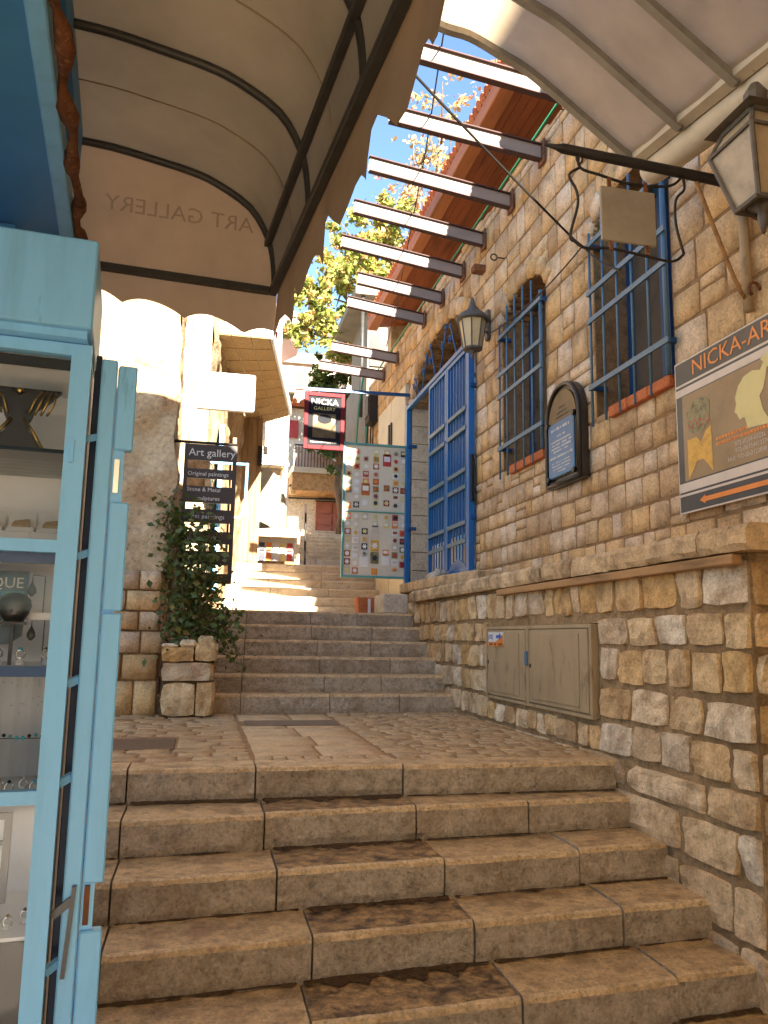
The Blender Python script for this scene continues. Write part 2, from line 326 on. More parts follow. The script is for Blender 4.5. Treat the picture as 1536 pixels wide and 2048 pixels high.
# --- stones.  frame = (origin, along, upward, outward) with along x upward = outward
SS = (-1, -0.95, -0.35, 0.35, 0.95, 1); TT = (-1, -0.94, 0.0, 0.94, 1)
SR = (-1, -0.95, -0.6, -0.2, 0.2, 0.6, 0.95, 1); TR = (-1, -0.93, -0.45, 0.0, 0.45, 0.93, 1)
def stone_geo(fr, a, z, w, h, depth, rng, jag=0.012, lump=0.012, back=0.03, cr=0.06, rock=False):
    O, ea, ez, en = fr; vs = []; fs = []
    S_, T_ = (SR, TR) if rock else (SS, TT)
    na, nb = len(S_), len(T_); tilt_a = rng.uniform(-1, 1)*lump*0.7; tilt_z = rng.uniform(-1, 1)*lump*0.7
    wob = min(w, h)*cr*1.6; cor = [(rng.uniform(0, wob), rng.uniform(0, wob)) for _ in range(4)]     # corners pulled in unevenly
    off = Vector((rng.uniform(0, 50), rng.uniform(0, 50), rng.uniform(0, 50)))
    for j, t in enumerate(T_):
        for i, s in enumerate(S_):
            edge = i in (0, na-1) or j in (0, nb-1)
            k = (0 if t < 0 else 2)+(0 if s < 0 else 1); f = abs(s)**2*abs(t)**2
            p = a+w/2*s-math.copysign(cor[k][0]*f, s)+rng.uniform(-jag, jag)*(0.6 if edge else 0.4)
            q = z+h/2*t-math.copysign(cor[k][1]*f, t)+rng.uniform(-jag, jag)*(0.6 if edge else 0.4)
            out = depth+tilt_a*s+tilt_z*t
            if rock: out += noise.fractal(Vector((p, q, 0))*9+off, 0.8, 2.0, 4)*lump*1.5+abs(noise.noise(Vector((p, q, 3))*13+off))*lump*1.3
            else: out += rng.uniform(-1, 1)*lump
            if not edge and (i in (1, na-2) or j in (1, nb-2)): out -= depth*0.3
            if edge: out = -back
            vs.append(O+ea*p+ez*q+en*out)
    for j in range(nb-1):
        for i in range(na-1):
            b = j*na+i; fs.append((b, b+1, b+na+1, b+na))
    return vs, fs
def piece(name, vs, fs, mat, parent, smooth=True):
    c = sum(vs, Vector())/len(vs); me = bpy.data.meshes.new(name); me.from_pydata([p-c for p in vs], [], fs)
    for mt in (mat if isinstance(mat, (list, tuple)) else [mat]): me.materials.append(MATS[mt])
    if smooth: me.polygons.foreach_set('use_smooth', [True]*len(fs))
    o = link(bpy.data.objects.new(name, me)); o.parent = parent; o.location = c-ORG[parent.name]; ORG[o.name] = c
    return o
def layout(a0, a1, rows, wfun, holes, rng):
    out = []
    for (z0, z1) in rows:
        spans = [(a0, a1, z0, z1)]
        for (h0, h1, g0, g1) in holes:
            ns = []
            for (b0, b1, y0, y1) in spans:
                if b1 <= h0+1e-4 or b0 >= h1-1e-4 or y1 <= g0+1e-4 or y0 >= g1-1e-4: ns.append((b0, b1, y0, y1)); continue
                if b0 < h0: ns.append((b0, h0, y0, y1))
                if b1 > h1: ns.append((h1, b1, y0, y1))
                m0, m1 = max(b0, h0), min(b1, h1)
                if g0-y0 > 0.045: ns.append((m0, m1, y0, g0))
                if y1-g1 > 0.045: ns.append((m0, m1, g1, y1))
            spans = ns
        for (b0, b1, y0, y1) in spans:
            p = b0
            while b1-p > 1e-3:
                w = wfun(rng, p, (y0+y1)/2)
                if b1-(p+w) < 0.07: w = b1-p
                if b1-p > 0.05 or w > 0.05: out.append((p+w/2, (y0+y1)/2, w, y1-y0))
                p += w
    return out
def arch_holes(c, hw, zs, rise, n=4):
    return [(c-hw*math.sqrt(1-(k/n)**2), c+hw*math.sqrt(1-(k/n)**2), zs+rise*k/n, zs+rise*(k+1)/n) for k in range(n)]
def rows_of(z0, z1, hfun, rng):
    r = []; z = z0
    while z < z1-1e-3:
        h = hfun(rng, z)
        if z1-(z+h) < 0.07: h = z1-z
        r.append((z, z+h)); z += h
    return r
def fit_wall(parent, fr, stones, mat, rng, depth, lump, joint, jag, name='stone', limit=300, cr=0.06, rock=False, stuff='stonework'):
    """the stones that show largest become parts, the rest one stuff part"""
    def area(st):
        p = fr[0]+fr[1]*st[0]+fr[2]*st[1]-Vector((0, 0, 0.6)); d = p.length
        return st[2]*st[3]*abs(fr[3].dot(p))/d**3
    order = sorted(range(len(stones)), key=lambda i: -area(stones[i])); big = set(order[:limit]); m = MB()
    for i, (a, z, w, h) in enumerate(stones):
        vs, fs = stone_geo(fr, a, z, w-joint, h-joint, depth*rng.uniform(0.7, 1.2), rng, jag, lump, cr=cr, rock=rock)
        if i in big: piece(name, vs, fs, mat, parent, smooth=not rock)
        else: m.add(vs, fs)
    if m.v: tag(m.build(stuff, mat, parent, smooth=True, recalc=False), kind='stuff')
def step_block(m, x0, x1, yl, yr, z, h, depth, rng, rough=0.006, mi_r=0, mi_t=1, xl=-0.3, xr=2.1, n=None):
    """one stone of a step: front edge y runs from yl (x=xl) to yr (x=xr)"""
    prof = [(0.004, -h), (-0.003, -h*0.7), (0.0, -h*0.35), (-0.001, -0.022), (0.006, -0.006), (0.020, 0.0), (0.11, 0.0), (depth, 0.0)]
    n = n or max(4, int((x1-x0)/0.045)); b = len(m.v); k = len(prof)
    for i in range(n+1):
        x = lerp(x0, x1, i/n); ye = lerp(yl, yr, (x-xl)/(xr-xl))
        for j, (dy, dz) in enumerate(prof):
            q = noise.noise(Vector((x*9, dz*14+z*7, yl*5)))*rough*1.4 if j < 5 else 0
            e = rng.uniform(-1, 1)*rough*(0.7 if j in (3, 4) else 0.45)
            m.v.append(Vector((x, ye+dy+q+(e if j < 6 else 0), z+dz+(e*0.7 if 2 < j < 7 else 0)+(noise.noise(Vector((x*6, dy*9, z)))*0.003 if j > 4 else 0))))
    for i in range(n):
        for j in range(k-1):
            m.f.append((b+i*k+j, b+(i+1)*k+j, b+(i+1)*k+j+1, b+i*k+j+1)); m.m.append(mi_r if j < 3 else (2 if j < 5 else mi_t))
    for s_, i in ((0, 0), (1, n)):
        c = [b+i*k+j for j in range(k)]; m.v.append(Vector((x0 if i == 0 else x1, m.v[c[-1]].y, z-h))); c.append(len(m.v)-1)
        m.f.append(tuple(c) if i == 0 else tuple(c[::-1])); m.m.append(mi_r)

# ------------------------------------------------------------------ ground
g = MB(); g.add([(-300, -200, -1.35), (300, -200, -1.35), (300, 500, -1.35), (-300, 500, -1.35)], [(0, 1, 2, 3)])
tag(g.build('ground', 'earth'), kind='structure')

# ------------------------------------------------------------------ lower steps
rng = random.Random(5)
low = struct('lower_steps', (0.9, 3.0, -1.2))
edges = [(3.87, 3.90, 0.0), (3.56, 3.745, -0.15), (3.245, 3.44, -0.30), (2.95, 3.14, -0.45), (2.66, 2.84, -0.60), (2.37, 2.55, -0.75), (2.08, 2.26, -0.90)]
seams = [[-0.95, -0.29, 0.28, 0.985, 2.115], [-0.95, -0.28, 0.305, 0.99, 1.55, 2.12], [-0.95, -0.275, 0.335, 1.03, 1.66, 2.12],
         [-0.95, -0.27, 0.44, 1.06, 1.70, 2.12], [-0.95, -0.30, 0.40, 1.13, 1.75, 2.12], [-0.95, -0.2, 0.4, 1.1, 1.7, 2.12], [-0.95, -0.2, 0.4, 1.1, 1.7, 2.12]]
for i, (yl, yr, z) in enumerate(edges):
    sm = seams[i]
    for j in range(len(sm)-1):
        m = MB(); mid = sm[j] > 0.2 and sm[j] < 0.6
        dz = rng.uniform(-0.004, 0.004)
        step_block(m, sm[j]+0.004, sm[j+1]-0.004, yl+rng.uniform(-.008, .008), yr+rng.uniform(-.008, .008), z+dz, 0.165, 0.20 if i == 0 else 0.46, rng, 0.0035)
        m.build('step_stone', ['riser', 'wet_tread' if (mid and i) else 'tread', 'nosing'], low, smooth=False, recalc=False)
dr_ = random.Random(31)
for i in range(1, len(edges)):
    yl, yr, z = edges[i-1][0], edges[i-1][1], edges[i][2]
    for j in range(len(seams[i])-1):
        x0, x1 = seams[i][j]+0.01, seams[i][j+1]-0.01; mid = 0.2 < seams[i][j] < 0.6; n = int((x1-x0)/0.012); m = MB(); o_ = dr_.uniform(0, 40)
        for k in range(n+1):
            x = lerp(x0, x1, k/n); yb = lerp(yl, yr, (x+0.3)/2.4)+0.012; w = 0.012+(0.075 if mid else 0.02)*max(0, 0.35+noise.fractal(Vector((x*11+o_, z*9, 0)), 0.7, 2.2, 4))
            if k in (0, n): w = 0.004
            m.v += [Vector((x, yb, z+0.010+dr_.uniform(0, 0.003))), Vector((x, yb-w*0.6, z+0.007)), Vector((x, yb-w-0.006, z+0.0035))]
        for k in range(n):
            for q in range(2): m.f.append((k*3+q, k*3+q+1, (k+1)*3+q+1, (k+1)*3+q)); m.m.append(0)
        tag(m.build('tread_back_strip', 'strip_dark', low, recalc=True), kind='stuff')  # dark ragged strip along the back of each tread, wider in the middle stones
m = MB(); m.box(-0.95, 2.5, 1.2, 2.3, -1.3, -1.05); m.box(-3, 3, -40, 1.25, -1.34, -1.056); m.build('paving_slab', 'slab', low)
m = MB()
for i, (yl, yr, z) in enumerate(edges): m.box(-0.95, 2.5, max(yl, yr)+0.06, 4.2, z-0.2, z-0.03-0.002*i)
m.build('step_core', 'earth', low)

# ------------------------------------------------------------------ landing pavement
rng = random.Random(8)
land = struct('landing', (0.7, 5.2, -0.1))
m = MB(); m.box(-1.2, 2.2, 4.0, 6.8, -0.16, -0.007); m.build('bedding', 'bedding', land)
def flat_stone(x0, x1, y0, y1, z, mat, parent, rng, name='cobble', hgt=0.012, inset=0.006):
    a, b = (x0+x1)/2, (y0+y1)/2; fr = (Vector((a, b, z)), X, Y, Z)
    vs, fs = stone_geo(fr, 0, 0, x1-x0-inset, y1-y0-inset, hgt-0.009, rng, 0.0012 if name == 'slab' else 0.005, 0.0022, back=0.012, cr=0.008 if name == 'slab' else 0.05)
    return piece(name, vs, fs, mat, parent)
y = 4.09; k = 0
while y < 6.55:                                   # right-hand cobbles: rows across the lane
    d = rng.uniform(0.085, 0.115); x = 1.0+rng.uniform(-0.01, 0.01)
    while x < 2.08:
        w = rng.uniform(0.11, 0.21)
        if 2.12-(x+w) < 0.07: w = 2.12-x
        flat_stone(x, x+w, y, y+d, -0.004, 'cobble', land, rng); x += w
    y += d
y = 4.09
while y < 6.45:                                   # left-hand cobbles
    d = rng.uniform(0.11, 0.16); x = -0.8; cut = y+d > 4.54 and y < 4.96
    if cut: x = -0.105
    while x < 0.26:
        w = rng.uniform(0.14, 0.26)
        if 0.28-(x+w) < 0.07: w = 0.28-x
        flat_stone(x, x+w, y, y+d, -0.004, 'cobble', land, rng)
        x += w
    y += d
x = 0.29
while x < 0.97:
    w = rng.uniform(0.06, 0.11); flat_stone(x, min(x+w, 0.985), 4.08, 4.22, -0.003, 'cobble', land, rng, 'cobble'); x += w
for y0, y1 in ((4.23, 4.62), (4.62, 5.05), (5.05, 5.50), (5.50, 5.62), (5.97, 6.2), (6.2, 6.50)):
    xm = 0.64+rng.uniform(-.05, .05)
    flat_stone(0.29, xm, y0, y1, -0.004, 'slab', land, rng, 'slab', 0.011, 0.003)
    flat_stone(xm, 0.985, y0, y1, -0.004, 'slab', land, rng, 'slab', 0.011, 0.003)
m = MB(); m.box(0.33, 0.97, 5.63, 5.96, -0.02, 0.001); m.build('drain_cover', 'manhole', land, bevel=0.004)
m = MB(); m.box(-0.75, -0.11, 4.52, 4.98, -0.02, 0.001); m.build('manhole_cover', 'manhole', land, bevel=0.004)

# ------------------------------------------------------------------ upper flight, upper street, farther flights
rng = random.Random(12)
upf = struct('upper_steps', (1, 7.3, 0))
for k in range(6):
    yl, yr = 6.50+0.30*k, 6.62+0.285*k; z = 0.142*(k+1); xs = [-0.35, 0.33+0.02*k, 1.04+rng.uniform(-.02, .03), 1.6+rng.uniform(-.1, .1), 2.13]
    for j in range(4):
        m = MB(); step_block(m, xs[j]+0.003, xs[j+1]-0.003, yl+rng.uniform(-.006, .006), yr+rng.uniform(-.006, .006), z, 0.155, 0.42, rng, 0.0045)
        m.build('step_stone', ['riser', 'tread', 'nosing'], upf, recalc=False)
m = MB()
for k in range(6): m.box(-0.35, 2.4, 6.72+0.3*k, 8.5, -0.1, 0.142*(k+1)-0.03-0.001*k)
m.build('step_core', 'earth', upf)
street = struct('upper_street', (1, 9, 0.5))
m = MB(); m.box(-0.4, 2.7, 8.35, 13.7, 0.3, 0.846); m.build('paving', 'pale_step', street)
for k in range(6):
    y0 = 10.4+0.36*k; z = 0.85+0.14*(k+1); xs = [-0.1, 0.9, 1.62+rng.uniform(-.1, .1), 2.55]
    for j in range(3):
        m = MB(); step_block(m, xs[j]+0.003, xs[j+1]-0.003, y0, y0+0.02, z, 0.15, 0.5, rng, 0.007, n=8); m.build('step_stone', ['pale_step', 'pale_step', 'pale_step'], street, recalc=False)
m = MB(); m.box(-0.4, 4.2, 12.6, 14.2, 0.6, 1.686); m.build('paving', 'pale_step', street)
for k in range(10):
    y0 = 13.7+0.55*k; z = 1.69+0.14*(k+1); xs = [0.6, 1.9+rng.uniform(-.2, .2), 2.7+rng.uniform(-.2, .2), 4.6]
    for j in range(3):
        m = MB(); step_block(m, xs[j]+0.004, xs[j+1]-0.004, y0, y0, z, 0.15, 0.75, rng, 0.006, n=5); m.build('step_stone', ['pale_step', 'pale_step', 'pale_step'], street, recalc=False)
m = MB(); m.box(-1, 7, 19.2, 24, 1.5, 3.085); m.build('paving', 'pale_step', street)
m = MB(); m.box(-60, 60, 24, 120, 1, 3.0); tag(m.build('hillside', 'earth'), kind='structure')

# ------------------------------------------------------------------ retaining wall (right)
rng = random.Random(21)
rw = thing('retaining_wall', 'low rubble stone retaining wall with pale coping beside the steps', 'wall', (2.3, 5.3, -1.0))
FR = (Vector((2.12, 0, 0)), -Y, Z, -X)
m = MB()
m.box(2.12, 2.5, 2.79, 7.95, 0.70, 0.962); m.box(2.12, 2.5, 2.79, 7.95, -1.3, 0.18); m.box(2.12, 2.5, 2.79, 4.06, 0.18, 0.70); m.box(2.12, 2.5, 5.76, 7.95, 0.18, 0.70); m.box(2.3, 2.5, 4.06, 5.76, 0.18, 0.70)
m.build('core', 'mortar', rw)
rows = [(-1.05, -0.80), (-0.80, -0.55), (-0.55, -0.33), (-0.33, -0.13), (-0.13, 0.02), (0.02, 0.20), (0.20, 0.385), (0.385, 0.575), (0.575, 0.74), (0.74, 0.95)]
def wfun(r, p, z):
    if z < 0.02: return r.uniform(0.32, 0.75)
    return r.uniform(0.11, 0.27) if p < -4.1 else r.uniform(0.17, 0.33)
st = layout(-7.9, -2.79, rows, wfun, [(-5.79, -4.04, 0.165, 0.715)], rng)
st = [(a, z+rng.uniform(-.008, .008), w, h*rng.uniform(0.93, 1.0)) for (a, z, w, h) in st if h > 0.03]
fit_wall(rw, FR, st, 'rubble', rng, 0.016, 0.010, 0.012, 0.008, cr=0.055, rock=True)
FE = (Vector((0, 2.79, 0)), X, Z, -Y)                       # near end of the wall
st = layout(2.12, 2.62, rows, lambda r, p, z: r.uniform(0.2, 0.3), [], rng)
for (a, z, w, h) in st:
    vs, fs = stone_geo(FE, a, z, w-0.014, h-0.014, 0.024, rng, 0.008, 0.013, cr=0.07, rock=True); piece('stone', vs, fs, 'rubble', rw, smooth=False)
y = 2.70
while y < 7.9:
    d = rng.uniform(0.30, 0.55) if y < 6 else rng.uniform(0.18, 0.34)
    if 7.92-(y+d) < 0.15: d = 7.92-y
    m = MB(); e = rng.uniform(-.008, .008)
    n = 6; prof = [(2.52, 0.962), (2.055, 0.965), (2.045+e, 0.99), (2.042+e, 1.045), (2.062+e, 1.07), (2.52, 1.072)]
    for i in range(n+1):
        yy = lerp(y+0.003, y+d-0.003, i/n); c = 0.012 if i in (0, n) else 0
        for (px, pz) in prof: m.v.append(Vector((px+rng.uniform(-.006, .006)+(c if px < 2.1 else 0), yy, pz+rng.uniform(-.003, .003))))
    k = len(prof)
    for i in range(n):
        for j in range(k): j2 = (j+1) % k; m.f.append((i*k+j, (i+1)*k+j, (i+1)*k+j2, i*k+j2)); m.m.append(0)
    m.f += [tuple(range(k)), tuple(n*k+j for j in range(k))[::-1]]; m.m += [0, 0]
    m.build('coping_stone', 'cope', rw); y += d
m = MB(); m.box(2.5, 3.2, 2.70, 2.86, 0.965, 1.07); m.box(2.62, 3.2, 2.8, 2.9, -1.3, 0.96); m.build('coping_stone', 'cope', rw, bevel=0.01)
m = MB(); m.prism([(2.06, 8.42, 1.075), (2.30, 8.55, 1.075), (2.62, 8.5, 1.075), (2.62, 6.3, 1.075), (2.2, 6.3, 1.075), (2.09, 7.2, 1.075)], (0, 0, 0.10)); m.build('step_slab', 'cope', rw, bevel=0.012)
m = MB(); m.box(2.13, 2.6, 7.95, 8.5, 0.3, 1.073); m.build('core', 'mortar', rw)
for i, (zz, hh) in enumerate(((0.90, 0.16), (1.01, 0.12))):
    for yy in (8.08, 8.30):
        vs, fs = stone_geo(FR, -yy, zz, 0.19, hh-0.02, 0.03, rng, 0.008, 0.012, cr=0.1); piece('stone', vs, fs, 'rubble', rw)
m = MB(); m.bar((2.075, 2.80, 0.935), (2.075, 5.44, 0.934), 0.05, 0.042)
tag(m.build('wooden_board', 'old_wood', bevel=0.004), 'long thin wooden board fixed under the coping of the retaining wall', 'board')
m = MB(); m.box(1.83, 2.10, 8.13, 8.6, 0.852, 1.055)
tag(m.build('stone_block', 'limestone_pale', bevel=0.012), 'pale grey stone block at the top of the upper steps beside the wall', 'stone')
m = MB()
for i in range(6):
    for j in range(9):
        t = -1+2*i/5; a = 2*math.pi*j/9; r = math.sqrt(max(0, 1-t*t))*(0.8+0.35*noise.noise(Vector((math.cos(a)*1.7, math.sin(a)*1.7, t*1.3+4))))
        m.v.append(Vector((2.30+0.13*r*math.cos(a), 7.82+0.15*r*math.sin(a), 1.235+0.065*t+0.02*math.cos(a))))
for i in range(5):
    for j in range(9): j2 = (j+1) % 9; m.f.append((i*9+j, i*9+j2, (i+1)*9+j2, (i+1)*9+j)); m.m.append(0)
m.f += [tuple(range(9))[::-1], tuple(45+j for j in range(9))]; m.m += [0, 0]
tag(m.build('loose_rock', 'limestone_pale'), 'loose pale rock lying on the ledge in front of the blue gate', 'rock')

# metal service box set into the retaining wall
bx = thing('service_cabinet', 'beige metal two-door service cabinet set into the retaining wall', 'cabinet', (2.15, 4.9, 0.18))
m = MB(); m.box(2.10, 2.30, 4.07, 5.75, 0.185, 0.695); m.build('case', 'cabinet_beige', bx, bevel=0.005)
m = MB()
for (y0, y1, z0, z1) in ((4.07, 5.75, 0.675, 0.697), (4.07, 5.75, 0.183, 0.202), (4.07, 4.10, 0.2, 0.676), (5.72, 5.75, 0.2, 0.676), (4.94, 4.985, 0.2, 0.676)): m.box(2.082, 2.10, y0, y1, z0, z1)
m.build('frame', 'cabinet_beige', bx)
for (y0, y1) in ((4.115, 4.93), (4.995, 5.71)):
    m = MB(); m.box(2.080, 2.10, y0, y1, 0.21, 0.668); m.box(2.074, 2.08, y0+0.10, y1-0.04, 0.235, 0.645); d = m.build('door', 'cabinet_beige', bx, bevel=0.004)
    m = MB(); m.tube([(2.072, y1-0.035, 0.44), (2.082, y1-0.035, 0.44)], 0.014, 8); m.build('lock', 'iron', d)
m = MB(); m.box(2.068, 2.084, 4.95, 4.985, 0.44, 0.53); m.build('latch', 'bar_blue', bx, bevel=0.003)
stk = MB(); stk.box(2.0705, 2.074, 5.36, 5.66, 0.57, 0.655); s_ = stk.build('sticker', 'box_white', bx)
m = MB(); m.box(2.0695, 2.0705, 5.36, 5.66, 0.555, 0.585); m.prism([(2.0695, 5.36, 0.585), (2.0695, 5.36, 0.64), (2.0695, 5.47, 0.6), (2.0695, 5.52, 0.585)], (0.0009, 0, 0)); m.build('orange_strip', 'orange', s_)
m = MB(); m.prism([(2.0688, 5.50, 0.612), (2.0688, 5.50, 0.634), (2.0688, 5.44, 0.634), (2.0688, 5.44, 0.65), (2.0688, 5.38, 0.623), (2.0688, 5.44, 0.596), (2.0688, 5.44, 0.612)], (0.001, 0, 0)); m.build('arrow', 'sticker_blue', s_)
text('lettering', 'קזב(', 0.05, (2.0692, 5.655, 0.607), -Y, Z, 'sticker_blue', s_, depth=0.0004)
m = MB()
for i in range(11):
    if i != 3 and i != 6: m.box(2.0690, 2.0696, 5.635-0.024*i-0.016, 5.635-0.024*i, 0.561, 0.577)
tag(m.build('fine_print', 'iron', s_), kind='stuff')

# ------------------------------------------------------------------ stone house on the right
rng = random.Random(33)
hs = thing('stone_house', 'long golden stone house with blue barred windows and arched doorway on the right', 'building', (3.5, 5, 0.8))
WX = 2.5
FW = (Vector((WX, 0, 0)), -Y, Z, -X)
def opening(c, hw, z0, zs, rise): return dict(c=c, hw=hw, z0=z0, zs=zs, rise=rise)
W1 = opening(5.965, 0.455, 2.03, 3.36, 0.20); W2 = opening(4.265, 0.455, 2.06, 3.36, 0.18); DR = opening(8.38, 1.21, 1.20, 3.50, 0.60)
OPS = (W1, W2, DR)
YA, YB, ZT = -6.0, 12.45, 4.60
m = MB(); cuts = [YA, YB]
for o in OPS: cuts += [o['c']-o['hw']*math.cos(math.pi*i/14) for i in range(15)]
cuts = sorted(cuts)
for y0, y1 in zip(cuts, cuts[1:]):
    ym = (y0+y1)/2; op = None
    for o in OPS:
        if abs(ym-o['c']) < o['hw']: op = o
    zb = 0.75 if y0 > 2.6 else -1.3
    if not op: m.box(WX, WX+0.36, y0, y1, zb, ZT)
    else:
        s = (ym-op['c'])/op['hw']; zt = op['zs']+op['rise']*math.sqrt(max(0, 1-s*s))
        m.box(WX, WX+0.36, y0, y1, zb, op['z0']); m.box(WX, WX+0.36, y0, y1, zt, ZT)
m.build('wall_core', 'joint', hs)
holes = []
for o in OPS:
    holes.append((-o['c']-o['hw'], -o['c']+o['hw'], o['z0'], o['zs'])); holes += arch_holes(-o['c'], o['hw']+(0.05 if o is DR else 0), o['zs'], o['rise']+(0.10 if o is DR else 0.02))
rows = rows_of(1.075, ZT, lambda r, z: r.uniform(0.115, 0.19) if z < 1.95 else r.uniform(0.17, 0.29), rng)
def wf(r, p, z):
    if p > -3.8: return r.uniform(0.2, 0.42)
    return r.uniform(0.11, 0.25) if z < 1.95 else r.uniform(0.13, 0.34)
st = layout(-9.7, -1.2, rows, wf, holes, rng)
ns_ = []
for (a, z, w, h) in st:
    if h > 0.13 and rng.random() < 0.13:
        k = rng.uniform(0.35, 0.65); ns_ += [(a, z-h/2+h*k/2, w, h*k), (a, z+h/2-h*(1-k)/2, w, h*(1-k))]
    else: ns_.append((a, z+rng.uniform(-.004, .004), w, h*rng.uniform(0.97, 1.0)))
st = ns_
st += layout(-12.4, -9.7, rows_of(0.85, ZT, lambda r, z: r.uniform(0.16, 0.22), rng), lambda r, p, z: r.uniform(0.18, 0.36), [(-11.42, -9.74, 0.8, 3.9)], rng)
fit_wall(hs, FW, st, 'ashlar', rng, 0.008, 0.0025, 0.006, 0.004, cr=0.03)
y = 2.0
while y < 12.3:                                   # uneven top course
    d = rng.uniform(0.16, 0.36); h = rng.uniform(0.02, 0.13)
    m = MB(); m.box(WX-0.02, WX+0.3, y, y+d-0.01, ZT+0.002, ZT+h); m.build('top_stone', 'ashlar', hs, bevel=0.015); y += d
for o, n, dep in ((W1, 7, 0.15), (W2, 7, 0.15), (DR, 15, 0.19)):       # arch stones
    for i in range(n):
        a0, a1 = math.pi*i/n, math.pi*(i+1)/n; am = (a0+a1)/2
        def pt(a, k=0.0):
            e = Vector((math.cos(a)*o['hw'], math.sin(a)*o['rise'], 0)); nrm = Vector((math.cos(a)/o['hw'], math.sin(a)/o['rise'], 0)).normalized(); return e+nrm*k
        A0, A1 = pt(a0), pt(a1); C_ = pt(am, dep/2); ex = (A1-A0).normalized(); w = (A1-A0).length
        ew = (-Y)*ex.x+Z*ex.y; eu = Z*ex.x-(-Y)*ex.y
        if ew.cross(eu).x > 0: ew = -ew
        O_ = Vector((WX-0.004, o['c'], o['zs']))+(-Y)*C_.x+Z*C_.y
        vs, fs = stone_geo((O_, ew, eu, -X), 0, 0, w*1.12-0.006, dep, 0.022, rng, 0.004, 0.004, cr=0.03); piece('arch_stone', vs, fs, 'ashlar', hs)
# windows
def window(o, label):
    c, hw, z0, zt = o['c'], o['hw'], o['z0'], o['zs']+o['rise']
    y0, y1 = c-hw, c+hw; xi = WX+0.24
    m = MB()
    for (a, b, p, q) in ((y0, y0+0.06, z0, zt), (y1-0.06, y1, z0, zt), (c-0.05, c+0.05, z0+0.06, zt-0.06), (y0+0.06, y1-0.06, z0, z0+0.06), (y0+0.06, y1-0.06, zt-0.06, zt)): m.box(xi, xi+0.05, a, b, p, q)
    w = m.build('window', 'frame_blue', hs); w['label'] = label
    for (a, b) in ((y0+0.055, c-0.045), (c+0.045, y1-0.055)):
        m = MB(); m.box(xi+0.02, xi+0.026, a, b, z0+0.05, zt-0.05); m.build('pane', 'dark_pane', w)
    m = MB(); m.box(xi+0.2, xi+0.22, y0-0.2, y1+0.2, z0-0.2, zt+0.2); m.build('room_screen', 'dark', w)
    xg = WX-0.065
    for zz in (z0+0.20, z0+0.66, z0+0.86, z0+1.20):
        m = MB(); m.box(xg-0.004, xg+0.010, y0-0.04, y1-0.01, zz-0.017, zz+0.017); m.build('rail', 'bar_blue', w)
    for zz in (z0+0.20, z0+1.20):
        for yy in (y0-0.02, y1-0.03):
            m = MB(); m.box(xg+0.010, WX+0.06, yy-0.012, yy+0.012, zz-0.015, zz+0.015); m.build('bracket', 'frame_blue', w)
    for i in range(6):
        yy = lerp(y0+0.0, y1-0.02, i/5); m = MB(); r = 0.009 if i else 0.015
        m.tube([(xg+0.02, yy, z0-0.06+(0.0 if i else 0.07)), (xg+0.02, yy, o['zs']+o['rise']*math.sqrt(max(0.0, 1-((yy-c)/hw)**2))-0.05)], r, 8); m.build('bar', 'bar_blue', w, smooth=True)
    for i in range(3):
        a, b = lerp(y0, y1-0.22, i/3), lerp(y0, y1-0.22, (i+1)/3)
        m = MB(); m.box(WX-0.045, xi, a+0.003, b-0.003, z0-0.055, z0+0.012+0.002*i); m.build('sill_tile', 'terracotta', w, bevel=0.006)
    m = MB(); m.box(WX-0.01, xi, y1-0.22, y1, z0-0.03, z0+0.006); m.build('sill', 'ashlar', w)
window(W1, 'tall barred window behind blue bars beside the arched doorway')
window(W2, 'tall barred window behind blue bars nearest the poster')
# doorway lining and door
m = MB(); m.box(WX+0.36, WX+0.40, 7.0, 9.7, 1.1, 4.1); m.build('inner_wall', 'limestone_pale', hs)
m = MB(); m.prism([(WX+0.30, 8.38+1.2*math.cos(math.pi*i/20), 3.5+0.6*math.sin(math.pi*i/20)) for i in range(21)], (0.01, 0, 0)); m.build('arch_shade_sheet', 'arch_shade', hs)  # brown sheet filling the arch, the shade inside put into its colour
m = MB(); m.box(WX+0.30, WX+0.36, 9.40, 9.59, 1.2, 3.5); m.build('door_jamb', 'white_paint', hs)
for i in range(10):
    z0 = 1.2+0.23*i; m = MB(); m.box(WX-0.006, WX+0.32, 9.575, 9.60, z0+0.004, z0+0.226); m.build('reveal_stone', 'limestone_pale', hs, bevel=0.006)
m = MB(); m.box(WX+0.30, WX+0.345, 7.3, 8.7, 1.2, 3.45); dd = m.build('door', 'light_blue', hs); 
m = MB(); m.box(WX+0.29, WX+0.30, 7.4, 8.5, 1.24, 1.62); m.build('door_panel', 'cream_metal', dd)
m = MB(); m.box(WX-0.02, WX+0.36, 7.12, 9.62, 1.13, 1.20); m.build('threshold', 'cope', hs, bevel=0.01)
# roof with plank soffit
rf = MB(); rf.prism([(2.50, YA, 5.74), (2.50, YA, 5.78), (5.5, YA, 6.9), (5.5, YA, 5.9), (3.3, YA, 5.86)], (0, 12.2-YA, 0)); roof = rf.build('roof', 'planks', hs)
m = MB(); m.box(2.40, 2.56, YA, 12.2, 5.555, 5.72); m.build('fascia', 'fascia_wood', roof, bevel=0.01)
for i in range(8):
    x0 = 2.565+0.105*i; m = MB(); m.prism([(x0, YA, 5.60+0.02*i), (x0+0.098, YA, 5.615+0.02*i), (x0+0.098, YA, 5.70+0.02*i), (x0, YA, 5.69+0.02*i)], (0, 12.15-YA, 0)); m.build('plank', 'planks', roof)
y = 3.0
while y < 12.1:
    m = MB(); m.tube([(2.385, y, 5.745), (2.8, y, 5.91)], [0.055, 0.05], 8); m.build('roof_tile', 'terracotta', roof); y += 0.11
